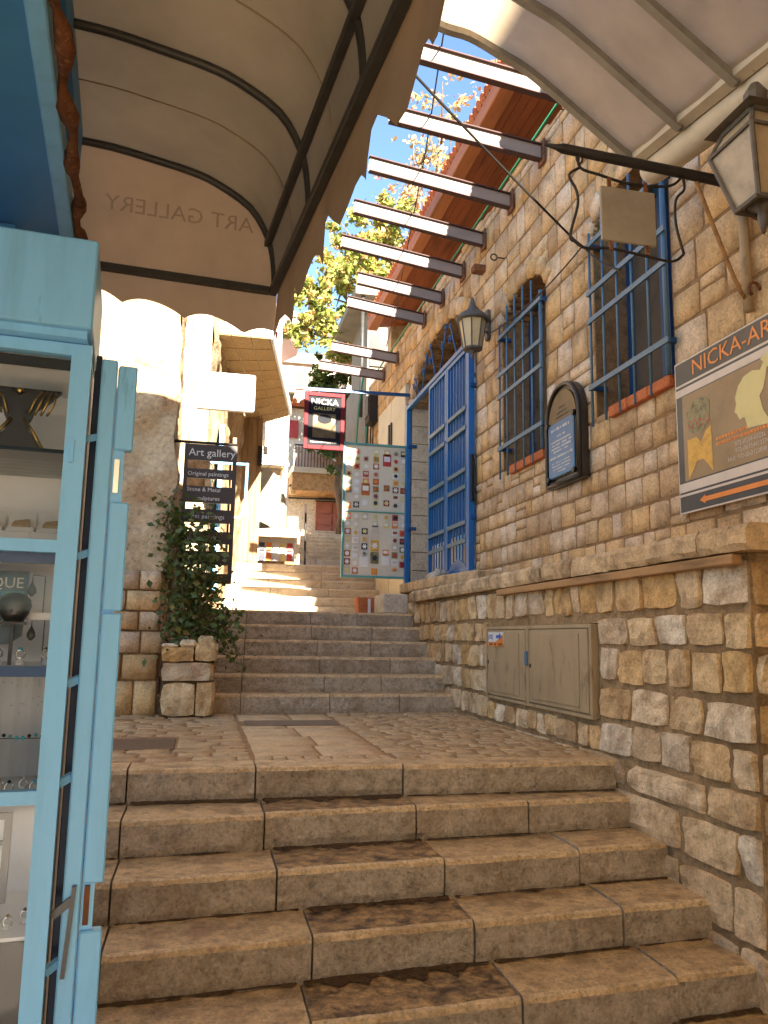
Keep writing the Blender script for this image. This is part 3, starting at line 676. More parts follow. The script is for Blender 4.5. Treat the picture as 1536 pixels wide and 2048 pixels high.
m = MB(); m.box(3.38, 3.6, YA, 12.1, 4.4, 5.9); m.box(WX+0.05, 3.5, YA, 12.4, 4.45, ZT-0.01); m.box(WX+0.3, 5.5, 12.2, 12.45, 0.5, 5.9); m.build('upper_wall', 'plaster', hs)
m = MB(); m.tube([(2.47, 4.2, 4.68), (2.47, 11.9, 4.70)], 0.012, 6); tag(m.build('green_cable', 'cable_green', smooth=True), 'thin green cable running along the top of the stone house wall', 'cable')

# ------------------------------------------------------------------ steel beams over the lane
names = ['nearest', 'second', 'third', 'fourth', 'fifth', 'sixth', 'seventh', 'eighth', 'farthest']
BM = [(4.78, 1.16, 4.44, 4.59), (5.479, 1.212, 4.458, 4.588), (6.152, 1.194, 4.416, 4.582), (6.858, 1.197, 4.412, 4.586), (7.497, 1.188, 4.384, 4.563),
      (8.246, 1.498, 4.412, 4.545), (9.001, 1.519, 4.463, 4.592), (10.388, 1.54, 4.445, 4.539), (11.271, 1.5, 4.485, 4.563)]
for (yy, xe, zw, ze), nm in zip(BM, names):
    t = thing('steel_beam', '%s of the steel beams sticking out of the stone house over the lane%s' % (nm, ', counted from the camera' if nm not in ('nearest', 'farthest') else ''), 'beam', (2.5, yy, zw-0.07), 'steel beams over the lane')
    dv = Vector((2.72-xe, 0, (zw-ze)*(2.72-xe)/(2.5-xe))); p = Vector((xe, yy, ze)); q = p+dv
    m = MB(); m.bar(p, q, 0.008, 0.122); m.build('web', 'beam_steel', t)
    m = MB(); m.bar(p+Vector((0, 0, 0.065)), q+Vector((0, 0, 0.065)), 0.056, 0.009); m.build('flange', 'beam_edge', t)
    m = MB(); m.bar(p-Vector((0, 0, 0.065)), q-Vector((0, 0, 0.065)), 0.056, 0.009); m.build('flange', 'beam_edge', t)
    m = MB(); m.box(2.462, 2.480, yy-0.06, yy+0.06, zw-0.10, zw+0.10); m.build('wall_plate', 'rust', t, bevel=0.003)
wire = [(1.37, 4.5, 4.655), (1.62, 5.87, 4.63), (1.82, 7.08, 4.64), (2.09, 8.82, 4.60), (2.3, 10.3, 4.58)]
m = MB(); m.tube(wire, 0.006, 5); tag(m.build('wire', 'cable_black'), 'thin black wire strung across the tops of the steel beams', 'wire')
def sag(p, q, s, n=12):
    p, q = Vector(p), Vector(q); return [p.lerp(q, i/n)-Vector((0, 0, s*4*(i/n)*(1-i/n))) for i in range(n+1)]
m = MB(); m.tube(sag((0.55, 3.4, 3.62), (2.45, 4.78, 3.30), 0.02), 0.008, 5); tag(m.build('cable', 'cable_black'), 'black cable slanting down from the sky gap to the barred window wall', 'cable')
m = MB(); m.tube(sag((2.44, 4.76, 3.30), (2.44, 6.55, 3.36), 0.06)+sag((2.44, 6.55, 3.36), (2.45, 6.83, 3.56), 0.0)[1:], 0.006, 5); tag(m.build('cable', 'cable_black'), 'thin cable along the house wall from window to wall lantern', 'cable')
m = MB(); m.tube(sag((2.44, 4.76, 3.30), (2.42, 4.24, 2.88), 0.03), 0.006, 5); tag(m.build('cable', 'cable_black'), 'short cable hanging into the window nearest the poster', 'cable')
m = MB(); m.tube([(2.5, 6.38, 4.0), (2.44, 6.38, 4.0)]+[(2.40+0.03*math.cos(a), 6.38, 4.0+0.03*math.sin(a)) for a in [k*0.6 for k in range(11)]], 0.007, 6); tag(m.build('ring_bolt', 'iron'), 'small iron ring fixed in the stone wall above the window', 'ring')
m = MB(); m.box(2.38, 2.5, 6.86, 6.96, 4.10, 4.17); tag(m.build('iron_stub', 'rust', bevel=0.006), 'rusty stub of iron sticking out of the wall under the beams', 'stub')

# ------------------------------------------------------------------ blue gate, display board, hanging sign
gt = thing('iron_gate', 'tall blue iron gate half open in the arched doorway', 'gate', (2.44, 8.0, 1.21))
GX = 2.45
m = MB()
for (a, b, p, q) in ((7.14, 7.20, 1.2, 3.52), (9.58, 9.66, 1.25, 3.56), (7.20, 9.58, 3.48, 3.53)): m.box(GX-0.03, GX+0.03, a, b, p, q)
m.build('frame', 'gate_blue', gt, bevel=0.004)
def leaf(y0, y1, lab):
    m = MB()
    for (a, b, p, q) in ((y0, y0+0.045, 1.22, 3.47), (y1-0.045, y1, 1.22, 3.47), (y0+0.045, y1-0.045, 1.22, 1.28), (y0+0.045, y1-0.045, 3.43, 3.47)): m.box(GX-0.02, GX+0.02, a, b, p, q)
    lf = m.build('leaf_frame', 'gate_blue', gt)
    for zz in (2.86, 2.66, 2.24, 2.07, 1.72, 1.54):
        m = MB(); m.box(GX-0.028, GX-0.004, y0+0.045, y1-0.045, zz-0.02, zz+0.02); m.build('rail', 'bar_blue', lf)
    n = 6
    for i in range(n):
        yy = lerp(y0+0.10, y1-0.10, i/(n-1)); m = MB(); m.box(GX-0.008, GX+0.004, yy-0.007, yy+0.007, 1.28, 3.43); m.build('bar', 'gate_blue', lf)
    m = MB(); m.box(GX+0.008, GX+0.014, y0+0.04, y1-0.04, 1.62, 3.43); m.build('sheet', 'sheet_blue', lf)
    if lab: m = MB(); m.prism([(GX-0.012, lerp(y0+.05, y1-.05, i/10), 1.28+0.10*math.sin(math.pi*i/10)) for i in range(11)], (0.012, 0, 0)); m.build('kick_plate', 'sheet_blue', lf)
leaf(7.21, 7.90, True); leaf(7.91, 8.60, False)
for yy, zz in ((7.17, 1.75), (7.17, 3.05), (9.60, 1.95), (9.60, 3.0)):
    m = MB(); m.box(GX-0.01, GX+0.10, yy+(-0.05 if yy < 8 else -0.05), yy+0.0, zz-0.02, zz+0.02); m.build('hinge', 'frame_blue', gt)
def spiral(c, r, a0, turns, n=18): return [(GX, c[0]+r*(1-0.75*i/n)*math.cos(a0+turns*2*math.pi*i/n), c[1]+r*(1-0.75*i/n)*math.sin(a0+turns*2*math.pi*i/n)) for i in range(n+1)]
for i, yy in enumerate((7.45, 7.82, 8.2, 8.6, 8.98, 9.3)):
    hgt = 0.56*math.sqrt(max(0.05, 1-((yy-8.38)/1.21)**2)); m = MB()
    sg = 1 if i % 2 else -1
    m.tube([(GX+0.03, yy-0.13*sg, 3.53), (GX+0.03, yy+0.02*sg, 3.52+hgt*0.55), (GX+0.03, yy+0.12*sg, 3.52+hgt*0.96)], 0.008, 6); m.tube(spiral((yy+0.05*sg, 3.52+hgt*0.52), 0.055, 0.5, 1.2), 0.006, 6)
    for (ky, kz) in ((yy-0.12*sg, 3.56), (yy+0.11*sg, 3.50+hgt*0.92)): m.lathe((GX+0.03, ky, kz-0.02), [(0.003, 0), (0.017, 0.012), (0.017, 0.026), (0.003, 0.038)], 8)
    m.build('scroll', 'gate_blue', gt, smooth=True)
m = MB(); m.box(GX-0.015, GX+0.015, 7.1, 7.15, 1.9, 2.35); m.build('shutter_hook', 'black', gt)

bd = thing('display_board', 'tall glass display board full of small square cards, star tiles and pictures by the gate', 'display', (2.06, 9.65, 1.33))
BY = 9.65; bx0, bx1, bz0, bz1 = 1.625, 2.485, 1.325, 3.02
m = MB(); m.box(bx0+0.02, bx1-0.02, BY, BY+0.012, bz0+0.02, bz1-0.02); m.build('panel', 'glass_board', bd)
m = MB()
for (a, b, p, q) in ((bx0, bx0+0.028, bz0, bz1), (bx1-0.028, bx1, bz0, bz1), (bx0+0.028, bx1-0.028, bz0, bz0+0.028), (bx0+0.028, bx1-0.028, bz1-0.028, bz1), (bx0+0.028, bx1-0.028, 2.142, 2.158)): m.box(a, b, BY-0.018, BY+0.02, p, q)
m.build('frame', 'teal', bd, bevel=0.003)
def star(c, r, y): return [(c[0]+r*(1 if k % 2 else 0.56)*math.sin(k*math.pi/6), y, c[1]+r*(1 if k % 2 else 0.56)*math.cos(k*math.pi/6)) for k in range(12)]
cr_ = random.Random(77); cols = ['red', 'orange', 'maroon', 'poster_dark', 'white_paint', 'amber', 'pale_yellow', 'olive', 'box_white', 'terracotta', 'poster_white', 'white_paint', 'cream_metal']
colx = [1.70, 1.80, 1.915, 2.045, 2.185, 2.30, 2.40]
for ci, cx in enumerate(colx):
    zz = bz1-0.11
    while zz > bz0+0.08:
        big = ci in (2, 3, 4) and cr_.random() < 0.32
        w = 0.075 if not big else 0.105; h = w*(1.0 if not big else cr_.uniform(1.1, 1.5))
        if abs(zz-2.15) < h/2+0.02: zz = 2.125-h/2
        if cr_.random() < 0.93:
            c1, c2 = cr_.sample(cols, 2); base = cr_.random() < 0.72
            m = MB()
            if base or big: m.box(cx-w/2, cx+w/2, BY-0.006, BY-0.0005, zz-h/2, zz+h/2, 0)
            if ci < 3 and not base: c2 = 'white_paint'
            k = cr_.random()
            if k < 0.55: m.prism(star((cx, zz), w*0.45, BY-0.011), (0, 0.0045, 0), 1)
            elif k < 0.8: m.prism([(cx+w*0.36*math.cos(a*math.pi/4), BY-0.011, zz+h*0.36*math.sin(a*math.pi/4)) for a in range(8)], (0, 0.0045, 0), 1)
            else: m.box(cx-w*0.36, cx+w*0.36, BY-0.011, BY-0.0065, zz-h*0.12, zz+h*0.3, 1)
            m.build('card', [c1, c2], bd)
        zz -= h+cr_.uniform(0.012, 0.03)
for zz in (1.6, 2.7):
    m = MB(); m.box(2.485, 2.53, BY-0.01, BY+0.02, zz-0.03, zz+0.03); m.build('hinge', 'teal', bd)

ns = thing('hanging_sign', 'red framed gallery sign hanging from a blue bar above the display board', 'sign', (1.37, 9.65, 2.9))
m = MB(); m.bar((1.10, 9.65, 3.665), (2.62, 9.65, 3.70), 0.03, 0.04); m.build('bar', 'frame_blue', ns)
sx0, sx1, sz0, sz1 = 1.115, 1.625, 2.90, 3.63; sy = 9.64
m = MB()
for (a, b, p, q) in ((sx0, sx0+0.05, sz0, sz1), (sx1-0.05, sx1, sz0, sz1), (sx0+0.05, sx1-0.05, sz0, sz0+0.05), (sx0+0.05, sx1-0.05, sz1-0.05, sz1)): m.box(a, b, sy-0.02, sy+0.02, p, q)
m.build('frame', 'sign_red', ns, bevel=0.003)
m = MB(); m.box(sx0+0.05, sx1-0.05, sy-0.005, sy+0.005, sz0+0.05, sz1-0.05); m.build('face', 'sign_black', ns)
text('lettering', 'NICKA', 0.108, (1.37, sy-0.007, 3.475), X, Z, 'white_paint', ns, 'CENTER', sx=1.05)
text('lettering', 'GALLERY', 0.062, (1.37, sy-0.007, 3.405), X, Z, 'pale_yellow', ns, 'CENTER', sx=1.1)
m = MB(); m.box(1.225, 1.515, sy-0.009, sy-0.005, 3.05, 3.36); pc = m.build('picture', 'sign_tan', ns)
m = MB(); m.prism([(1.37+0.09*math.sin(a*0.524), sy-0.0105, 3.29+0.06*math.cos(a*0.524)) for a in range(12)], (0, 0.001, 0)); m.build('dark_motif', 'sign_black', pc)
m = MB(); m.box(1.24, 1.28, sy-0.0105, sy-0.0095, 3.22, 3.34); m.box(1.46, 1.50, sy-0.0105, sy-0.0095, 3.22, 3.34); m.build('amber_motif', 'olive', pc)
m = MB()
for i in range(16): m.box(1.20+0.021*i, 1.20+0.021*i+0.014, sy-0.0075, sy-0.0055, 2.985, 3.0)
tag(m.build('fine_print', 'poster_white', ns), kind='stuff')

# ------------------------------------------------------------------ wall lantern by the door
def lantern(t, c, rt_, rb, h, glass, n=8):
    m = MB(); m.lathe(c, [(rb, 0), (rt_, h)], n); b = m.build('lamp_glass', glass, t)
    m = MB()
    for k in range(n):
        a = 2*math.pi*(k+0.5)/n; m.tube([(c[0]+rb*1.02*math.cos(a), c[1]+rb*1.02*math.sin(a), c[2]), (c[0]+rt_*1.02*math.cos(a), c[1]+rt_*1.02*math.sin(a), c[2]+h)], rt_*0.055, 5)
    m.lathe((c[0], c[1], c[2]-0.02), [(rb*0.5, 0), (rb*1.12, 0.012), (rb*1.12, 0.03)], n); m.build('cage', 'lamp_iron', t)
    m = MB(); m.lathe((c[0], c[1], c[2]-0.09), [(0.004, 0), (rb*0.25, 0.03), (rb*0.15, 0.045), (rb*0.5, 0.07)], n); m.build('finial', 'lamp_iron', t, smooth=True)
wl = thing('wall_lantern', 'iron wall lantern with amber glass beside the arched doorway', 'lamp', (2.35, 6.6, 3.1))
lantern(wl, (2.21, 6.42, 3.13), 0.122, 0.078, 0.26, 'lamp_glass')
m = MB(); m.lathe((2.21, 6.42, 3.385), [(0.145, 0), (0.15, 0.02), (0.12, 0.06), (0.085, 0.085), (0.05, 0.105), (0.04, 0.13), (0.028, 0.16), (0.012, 0.22)], 14); m.build('cap', 'lamp_iron', wl, smooth=True)
m = MB(); m.tube([(2.21, 6.42, 3.53), (2.26, 6.48, 3.55), (2.34, 6.58, 3.55), (2.42, 6.68, 3.545), (2.49, 6.74, 3.54)], 0.015, 7); m.build('arm', 'lamp_iron', wl, smooth=True)
m = MB(); m.tube([(2.25, 6.47, 3.48), (2.32, 6.56, 3.44), (2.42, 6.68, 3.42), (2.48, 6.74, 3.42)], 0.010, 7); m.build('brace', 'lamp_iron', wl, smooth=True)
m = MB(); m.box(2.455, 2.495, 6.72, 6.79, 3.36, 3.66); m.build('wall_plate', 'lamp_iron', wl, bevel=0.01)

# ------------------------------------------------------------------ plaque
pq = thing('arched_plaque', 'arched memorial plaque with blue lower panel between the two windows', 'plaque', (2.46, 5.1, 1.7))
def arch_poly(x, y0, y1, z0, zs, rise, n=16): 
    c, hw = (y0+y1)/2, (y1-y0)/2
    return [(x, y0, z0), (x, y1, z0)]+[(x, c+hw*math.cos(math.pi*i/n), zs+rise*math.sin(math.pi*i/n)) for i in range(n+1)]
m = MB(); m.prism(arch_poly(2.435, 4.83, 5.38, 1.69, 2.16, 0.27), (0.05, 0, 0)); m.build('backing', 'plaque_frame', pq)
m = MB(); m.prism(arch_poly(2.424, 4.885, 5.325, 1.745, 2.155, 0.215), (0.01, 0, 0)); m.build('bronze_plate', 'plaque_bronze', pq)
edge = [Vector(p) for p in arch_poly(2.425, 4.845, 5.365, 1.705, 2.158, 0.255)]; edge = edge+[edge[0]]
m = MB(); m.tube(edge, 0.015, 8); m.build('rim', 'plaque_frame', pq, smooth=True)
m = MB(); m.box(2.412, 2.423, 4.90, 5.31, 1.75, 2.15); bp = m.build('blue_panel', 'plaque_blue', pq, bevel=0.006)
pr = random.Random(3); m = MB(); rowz = [(2.10, 0.022, 0.30), (2.045, 0.010, 0.12), (2.01, 0.011, 0.30), (1.985, 0.011, 0.32), (1.96, 0.011, 0.30), (1.935, 0.011, 0.24), (1.895, 0.016, 0.34), (1.855, 0.010, 0.28), (1.832, 0.010, 0.30), (1.809, 0.010, 0.26), (1.786, 0.010, 0.12)]
for zz, hh, ww in rowz:
    yy = 5.105+ww/2
    while yy > 5.105-ww/2:
        w = pr.uniform(0.004, 0.016)
        if pr.random() < 0.82: m.box(2.4112, 2.4122, yy-w, yy, zz-hh/2, zz+hh/2*pr.uniform(0.5, 1))
        yy -= w+0.004
tag(m.build('fine_print', 'sign_letter', bp), kind='stuff')
m = MB()
for (yy, zz) in ((4.90, 1.75), (5.31, 1.75), (4.895, 2.15), (5.315, 2.15)): m.tube([(2.40, yy, zz), (2.425, yy, zz)], 0.02, 8)
tag(m.build('screws', 'black', pq), kind='stuff')
m = MB()
for zz, ww in ((2.25, 0.10), (2.215, 0.16), (2.185, 0.2)):
    yy = 5.105+ww/2
    while yy > 5.105-ww/2: m.box(2.4225, 2.4238, yy-0.012, yy, zz-0.007, zz+0.007); yy -= 0.018
tag(m.build('raised_print', 'plaque_frame', pq), kind='stuff')

# ------------------------------------------------------------------ poster
ps = thing('gallery_poster', 'large gallery poster with an orange arrow fixed to the stone wall at right', 'poster', (2.47, 3.1, 1.27))
PX = 2.455; y0, y1, z0, z1 = 2.35, 3.755, 1.272, 2.098
def rect(m, ya, yb, za, zb, lv, mi=0): m.box(PX-0.0006*lv-0.0004, PX-0.0006*lv, ya, yb, za, zb, mi); return m
m = MB(); m.box(PX, PX+0.012, y0, y1, z0, z1); m.build('sheet', 'poster_white', ps)
rect(MB(), y0+0.01, y1-0.008, z0+0.008, z1-0.008, 1).build('print_dark', 'poster_dark', ps)
rect(MB(), y0+0.01, y1-0.06, 1.44, 1.90, 2).build('print_brown', 'poster_brown', ps)
m = MB(); rect(m, y0+0.01, y1-0.01, 1.905, 1.945, 3); rect(m, y0+0.01, y1-0.01, 1.958, 1.97, 3); rect(m, y0+0.01, y1-0.01, 1.385, 1.432, 3); rect(m, y0+0.01, y1-0.01, 1.362, 1.374, 3); m.build('stripes', 'poster_white', ps)
text('lettering', 'NICKA-ART', 0.115, (PX-0.0026, 3.60, 1.995), -Y, Z, 'orange', ps, sx=1.15, depth=0.0005)
hd = [(3.18, 1.60), (3.20, 1.66), (3.235, 1.655), (3.255, 1.69), (3.27, 1.70), (3.255, 1.735), (3.26, 1.77), (3.235, 1.82), (3.19, 1.855), (3.13, 1.865), (3.075, 1.85), (3.05, 1.88), (3.07, 1.90), (3.02, 1.915), (2.97, 1.89), (2.95, 1.83), (2.985, 1.85), (3.03, 1.85), (3.045, 1.80), (3.06, 1.76), (3.09, 1.73), (3.07, 1.66), (3.02, 1.585)]
m = MB(); m.prism([(PX-0.0036, a, b) for a, b in hd], (0.001, 0, 0)); m.build('head_silhouette', 'pale_yellow', ps)
m = MB(); m.prism([(PX-0.0032, a, b) for a, b in ((3.66, 1.655), (3.58, 1.655), (3.545, 1.62), (3.50, 1.67), (3.455, 1.69), (3.455, 1.455), (3.53, 1.53), (3.58, 1.53), (3.66, 1.44))], (0.001, 0, 0)); m.build('amber_picture', 'amber', ps)
m = MB(); m.prism([(PX-0.0032, a, b) for a, b in ((3.66, 1.80), (3.58, 1.86), (3.50, 1.85), (3.46, 1.82), (3.47, 1.72), (3.54, 1.665), (3.64, 1.69))], (0.001, 0, 0)); m.build('floral_picture', 'olive', ps)
m = MB()
for i in range(14): a = 3.645-0.013*i; rect(m, a-0.008, a, 1.72+0.02*math.sin(i*1.9), 1.735+0.02*math.sin(i*1.9), 6)
tag(m.build('red_flecks', 'red', ps), kind='stuff')
for i, (ln, zz) in enumerate((('972-(0)54-69236', 1.535), ('972-(0)754413374', 1.502), ('FAX: 972-(0)2123898', 1.468))):
    text('lettering', ln, 0.032, (PX-0.0026, 3.28+(0.06 if i == 2 else 0), zz), -Y, Z, 'poster_white', ps, depth=0.0004)
m = MB(); pr = random.Random(5)
for zz in (1.605, 1.578):
    a = 3.42
    while a > 3.02:
        w = pr.uniform(0.008, 0.02); rect(m, a-w, a, zz-0.008, zz+0.008, 5); a -= w+0.006
tag(m.build('fine_print', 'orange', ps), kind='stuff')
m = MB(); m.prism([(PX-0.0032, a, b) for a, b in ((3.575, 1.322), (3.53, 1.345), (3.53, 1.334), (2.5, 1.334), (2.5, 1.310), (3.53, 1.310), (3.53, 1.299))], (0.002, 0, 0)); m.build('arrow', 'orange', ps)

# ------------------------------------------------------------------ big lantern and bracket with hanging sign (near right)
def fine(p, n=4):
    out = []
    for i in range(len(p)-1):
        p0, p1, p2, p3 = p[max(i-1, 0)], p[i], p[i+1], p[min(i+2, len(p)-1)]
        for k in range(n):
            t = k/n; out.append(tuple(0.5*((2*p1[d])+(-p0[d]+p2[d])*t+(2*p0[d]-5*p1[d]+4*p2[d]-p3[d])*t*t+(-p0[d]+3*p1[d]-3*p2[d]+p3[d])*t**3) for d in range(len(p1))))
    return out+[p[-1]]
BK = 0.91
def kp(a, z, y=3.003): return (a*BK, y, 0.6+(z-0.6)*BK)
br = thing('sign_bracket', 'dark iron rod and scrolled frame reaching out from the wall with a blank pale sign', 'sign', (2.1, 3.0, 2.2))
m = MB(); m.tube([(2.49, 3.003, 2.695), kp(2.43, 2.928), kp(1.60, 2.968), kp(1.56, 2.97), kp(1.50, 2.975)], [0.024, 0.024, 0.022, 0.012, 0.006], 10); m.build('rod', 'iron', br, smooth=True)
for nm, pth in (('top_scroll', [(1.684, 2.955), (1.688, 2.881), (1.794, 2.858), (1.955, 2.834), (2.17, 2.855), (2.247, 2.92)]), ('side_scroll', [(1.688, 2.881), (1.629, 2.832), (1.665, 2.76), (1.671, 2.68), (1.628, 2.516), (1.66, 2.49), (1.696, 2.466)]),
                ('bottom_scroll', [(1.628, 2.516), (1.696, 2.466), (1.836, 2.479), (2.022, 2.464), (2.169, 2.453), (2.237, 2.501)]), ('side_scroll', [(2.247, 2.92), (2.255, 2.85), (2.205, 2.784), (2.2, 2.65), (2.237, 2.501)])):
    m = MB(); m.tube(fine([kp(a, b) for a, b in pth], 4), 0.0065, 7); m.build(nm, 'iron', br, smooth=True)
m = MB(); m.tube([kp(1.686+0.016*math.cos(a*0.7), 2.93+0.028*math.sin(a*0.7)) for a in range(10)], 0.005, 6); m.build('chain_link', 'iron', br, smooth=True)
p0, p1 = kp(1.79, 2.515), kp(2.085, 2.80); m = MB(); m.box(p0[0], p1[0], 2.995, 3.008, p0[2], p1[2]); m.build('sign_plate', 'sign_back', br, bevel=0.004)
for a in (1.84, 2.035):
    q0, q1, q2, q3 = (kp(a, z_) for z_ in (2.47, 2.52, 2.80, 2.85)); m = MB(); m.box(q0[0]-0.009, q0[0]+0.009, 2.997, 3.006, q0[2], q1[2]); m.box(q0[0]-0.009, q0[0]+0.009, 2.997, 3.006, q2[2], q3[2]); m.build('strap', 'rust', br)
m = MB(); m.tube([(2.46, 3.14, 2.16), (2.46, 3.14, 2.70)], 0.024, 10); m.build('wall_post', 'cabinet_beige', br, smooth=True)
m = MB(); m.tube([(2.12, 3.01, 2.70), (2.20, 3.04, 2.56), (2.36, 3.10, 2.30), (2.41, 3.12, 2.24), (2.45, 3.14, 2.22)], 0.010, 7); m.build('brace', 'old_wood', br, smooth=True)
m = MB(); m.tube([(2.30, 3.02, 2.69), (2.36, 3.02, 2.63), (2.43, 3.03, 2.58), (2.48, 3.03, 2.57)], 0.011, 7); m.build('stay', 'rust', br, smooth=True)
m = MB(); m.tube(([(2.46+0.03*math.cos(a*0.6), 3.09, 2.25+0.035*math.sin(a*0.6)) for a in range(8)]), 0.008, 6); m.build('hook', 'rust', br, smooth=True)

sl_ = thing('street_lantern', 'large four-sided iron street lantern hanging at the upper right edge', 'lamp', (1.7, 2.1, 1.95))
LC = (1.735, 2.12); q_ = 0.73
def quad_ring(r, z, k=1.0): return [(LC[0]+sx*r*q_, LC[1]+sy*r*q_*k, 2.03+(z-2.465)*q_) for sx, sy in ((-1, -1), (1, -1), (1, 1), (-1, 1))]
m = MB(); v = quad_ring(0.075, 2.47)+quad_ring(0.145, 2.76)+quad_ring(0.10, 2.86)
m.add(v, [(0, 1, 5, 4), (1, 2, 6, 5), (2, 3, 7, 6), (3, 0, 4, 7), (4, 5, 9, 8), (5, 6, 10, 9), (6, 7, 11, 10), (7, 4, 8, 11), (3, 2, 1, 0), (8, 9, 10, 11)]); m.build('lamp_glass', 'lamp_glass_dirty', sl_)
m = MB()
for i in range(4):
    a, b, c_ = quad_ring(0.078, 2.465), quad_ring(0.149, 2.76), quad_ring(0.104, 2.862)
    m.tube([a[i], b[i], c_[i]], 0.0085, 6); m.tube([b[i], b[(i+1) % 4]], 0.0075, 6); m.tube([a[i], a[(i+1) % 4]], 0.010, 6); m.tube([c_[i], c_[(i+1) % 4]], 0.012, 6)
m.build('cage', 'lamp_iron', sl_)
m = MB(); v = quad_ring(0.165, 2.868)+quad_ring(0.06, 2.96); m.add(v, [(0, 1, 5, 4), (1, 2, 6, 5), (2, 3, 7, 6), (3, 0, 4, 7), (3, 2, 1, 0), (4, 5, 6, 7)]); zt_ = quad_ring(0.06, 2.96)[0][2]; m.lathe((LC[0], LC[1], zt_), [(0.036, 0), (0.04, 0.04), (0.016, 0.08)], 10); m.build('cap', 'lamp_iron', sl_)
m = MB(); m.lathe((LC[0], LC[1], 1.93), [(0.004, 0), (0.012, 0.03), (0.018, 0.055), (0.015, 0.08), (0.056, 0.10)], 8); m.build('finial', 'lamp_iron', sl_, smooth=True)
m = MB(); m.tube([(LC[0], LC[1], 1.99), (1.80, 2.14, 1.965), (2.0, 2.2, 1.99), (2.25, 2.25, 2.05), (2.48, 2.3, 2.08)], 0.011, 7); m.build('arm', 'lamp_iron', sl_, smooth=True)

# ------------------------------------------------------------------ canvas roof over the lane (right) with gutter
ra = thing('canvas_roof', 'pale canvas vault on curved ribs over the lane at the upper right', 'awning', (1.2, 1.5, 2.3))
def gut(y): return Vector((1.97-0.05*min(3.31-y, 2.0), y, 3.0-0.2*(3.31-y)-0.22*max(0, 1.3-y)))
prof = [(0.03, -0.02), (0.0, 0.0), (-0.216, 0.155), (-0.426, 0.308), (-0.557, 0.393), (-0.687, 0.45), (-0.841, 0.515), (-1.018, 0.547), (-1.30, 0.70), (-1.55, 0.92), (-1.85, 1.08), (-2.4, 1.14), (-3.2, 1.05)]
pf = fine(prof)
ribs_y = [3.31-0.41*i for i in range(21)]
ys = sorted(ribs_y+[y_-0.205 for y_ in ribs_y[:-1]], reverse=True)
m = MB()
for yy in ys:
    dip = 0 if yy in ribs_y else -0.012; g_ = gut(yy)
    for (px, dz) in pf: m.v.append(Vector((g_.x+px, yy, g_.z+dz+dip)))
k = len(pf)
for i in range(len(ys)-1):
    for j in range(k-1): m.f.append((i*k+j, i*k+j+1, (i+1)*k+j+1, (i+1)*k+j)); m.m.append(0)
m.build('canvas', 'canvas_light', ra, smooth=True)
for yy in ribs_y[:11]:
    m = MB(); pts = [Vector((gut(yy).x+px, yy, gut(yy).z+dz-0.022)) for (px, dz) in pf]
    for a, b in zip(pts, pts[1:]): m.bar(a, b+(b-a)*0.03, 0.034, 0.036, upv=(0, 1, 0))
    m.build('rib', 'rib_grey', ra)
gy = [3.35, 3.33, 3.3, 2.5, 1.3, 0, -2, -5]
m = MB(); m.tube([gut(yy)+Vector((0.125, 0, -0.06)) for yy in gy], [0.05, 0.066, 0.072]+[0.072]*5, 20); m.build('gutter_pipe', 'gutter', ra, smooth=True)
m = MB()
for yy in gy[2:]: g_ = gut(yy); m.v += [g_+Vector(o) for o in ((-0.005, 0, 0.035), (0.10, 0, 0.03), (0.10, 0, -0.01), (0.045, 0, -0.045), (0.0, 0, -0.03))]
for i in range(5):
    for j in range(5): j2 = (j+1) % 5; m.f.append((i*5+j, i*5+j2, (i+1)*5+j2, (i+1)*5+j)); m.m.append(0)
m.f.append((0, 1, 2, 3, 4)); m.m.append(0); m.build('gutter_board', 'gutter', ra)
m = MB(); n = 0
for yy in gy[2:]: g_ = gut(yy); m.v += [g_+Vector((-0.02, 0, 0.03)), g_+Vector((0.16, 0, 0.02)), Vector((2.48, yy, g_.z+0.28))]
for i in range(5):
    for j in range(2): m.f.append((i*3+j, i*3+j+1, (i+1)*3+j+1, (i+1)*3+j)); m.m.append(0)
m.build('side_flap', 'canvas_light', ra)

dh = thing('sun_block_house', 'unseen tall house added behind the viewer to block sun and low sky', 'building', (5, -10, -1.3))
m = MB(); m.box(2.6, 9, -12, -9, -1.3, 10.2); m.box(-9, 2.598, -12, -9.002, -1.3, 0.9); m.build('wall', 'ashlar', dh)  # added out of view: high part shades the canvas, low part cuts rear sky
for x0 in (3.0, 5.2):
    m = MB(); m.box(x0, x0+1.0, -9.0, -8.93, 1.2, 2.9); w_ = m.build('window', 'frame_blue', dh); m = MB(); m.box(x0+0.1, x0+0.9, -8.95, -8.92, 1.3, 2.8); m.build('pane', 'dark_pane', w_)
m = MB(); m.box(4.2, 5.0, -9.0, -8.92, -1.05, 1.1); m.build('door', 'frame_blue', dh)

# ------------------------------------------------------------------ blue shop on the left (turned 5.3 degrees to the lane)
TH = math.radians(5.3); LA = Vector((-math.sin(TH), math.cos(TH), 0)); LB = Vector((math.cos(TH), math.sin(TH), 0))
def L(p): return LB*p[0]+LA*p[1]+Z*p[2]
def LM(): return MB(xf=L)
la = thing('shop_awning', 'dark canvas awning with grey curved frame and scalloped edge over the blue shop', 'awning', L((0.1, 1.2, 1.5)))
ap = fine([(-0.34, 2.125), (-0.227, 2.125), (-0.114, 2.122), (0.0, 2.108), (0.121, 2.09), (0.205, 2.065), (0.321, 2.0), (0.383, 1.905), (0.405, 1.82), (0.412, 1.725)], 3)
VA, VB = -2.2, 2.5
m = LM(); vsn = [VB-0.2*i for i in range(int((VB-VA)/0.2)+1)]
for vv in vsn:
    for (a, b) in ap: m.v.append(Vector((a, vv, b+0.012)))
k = len(ap)
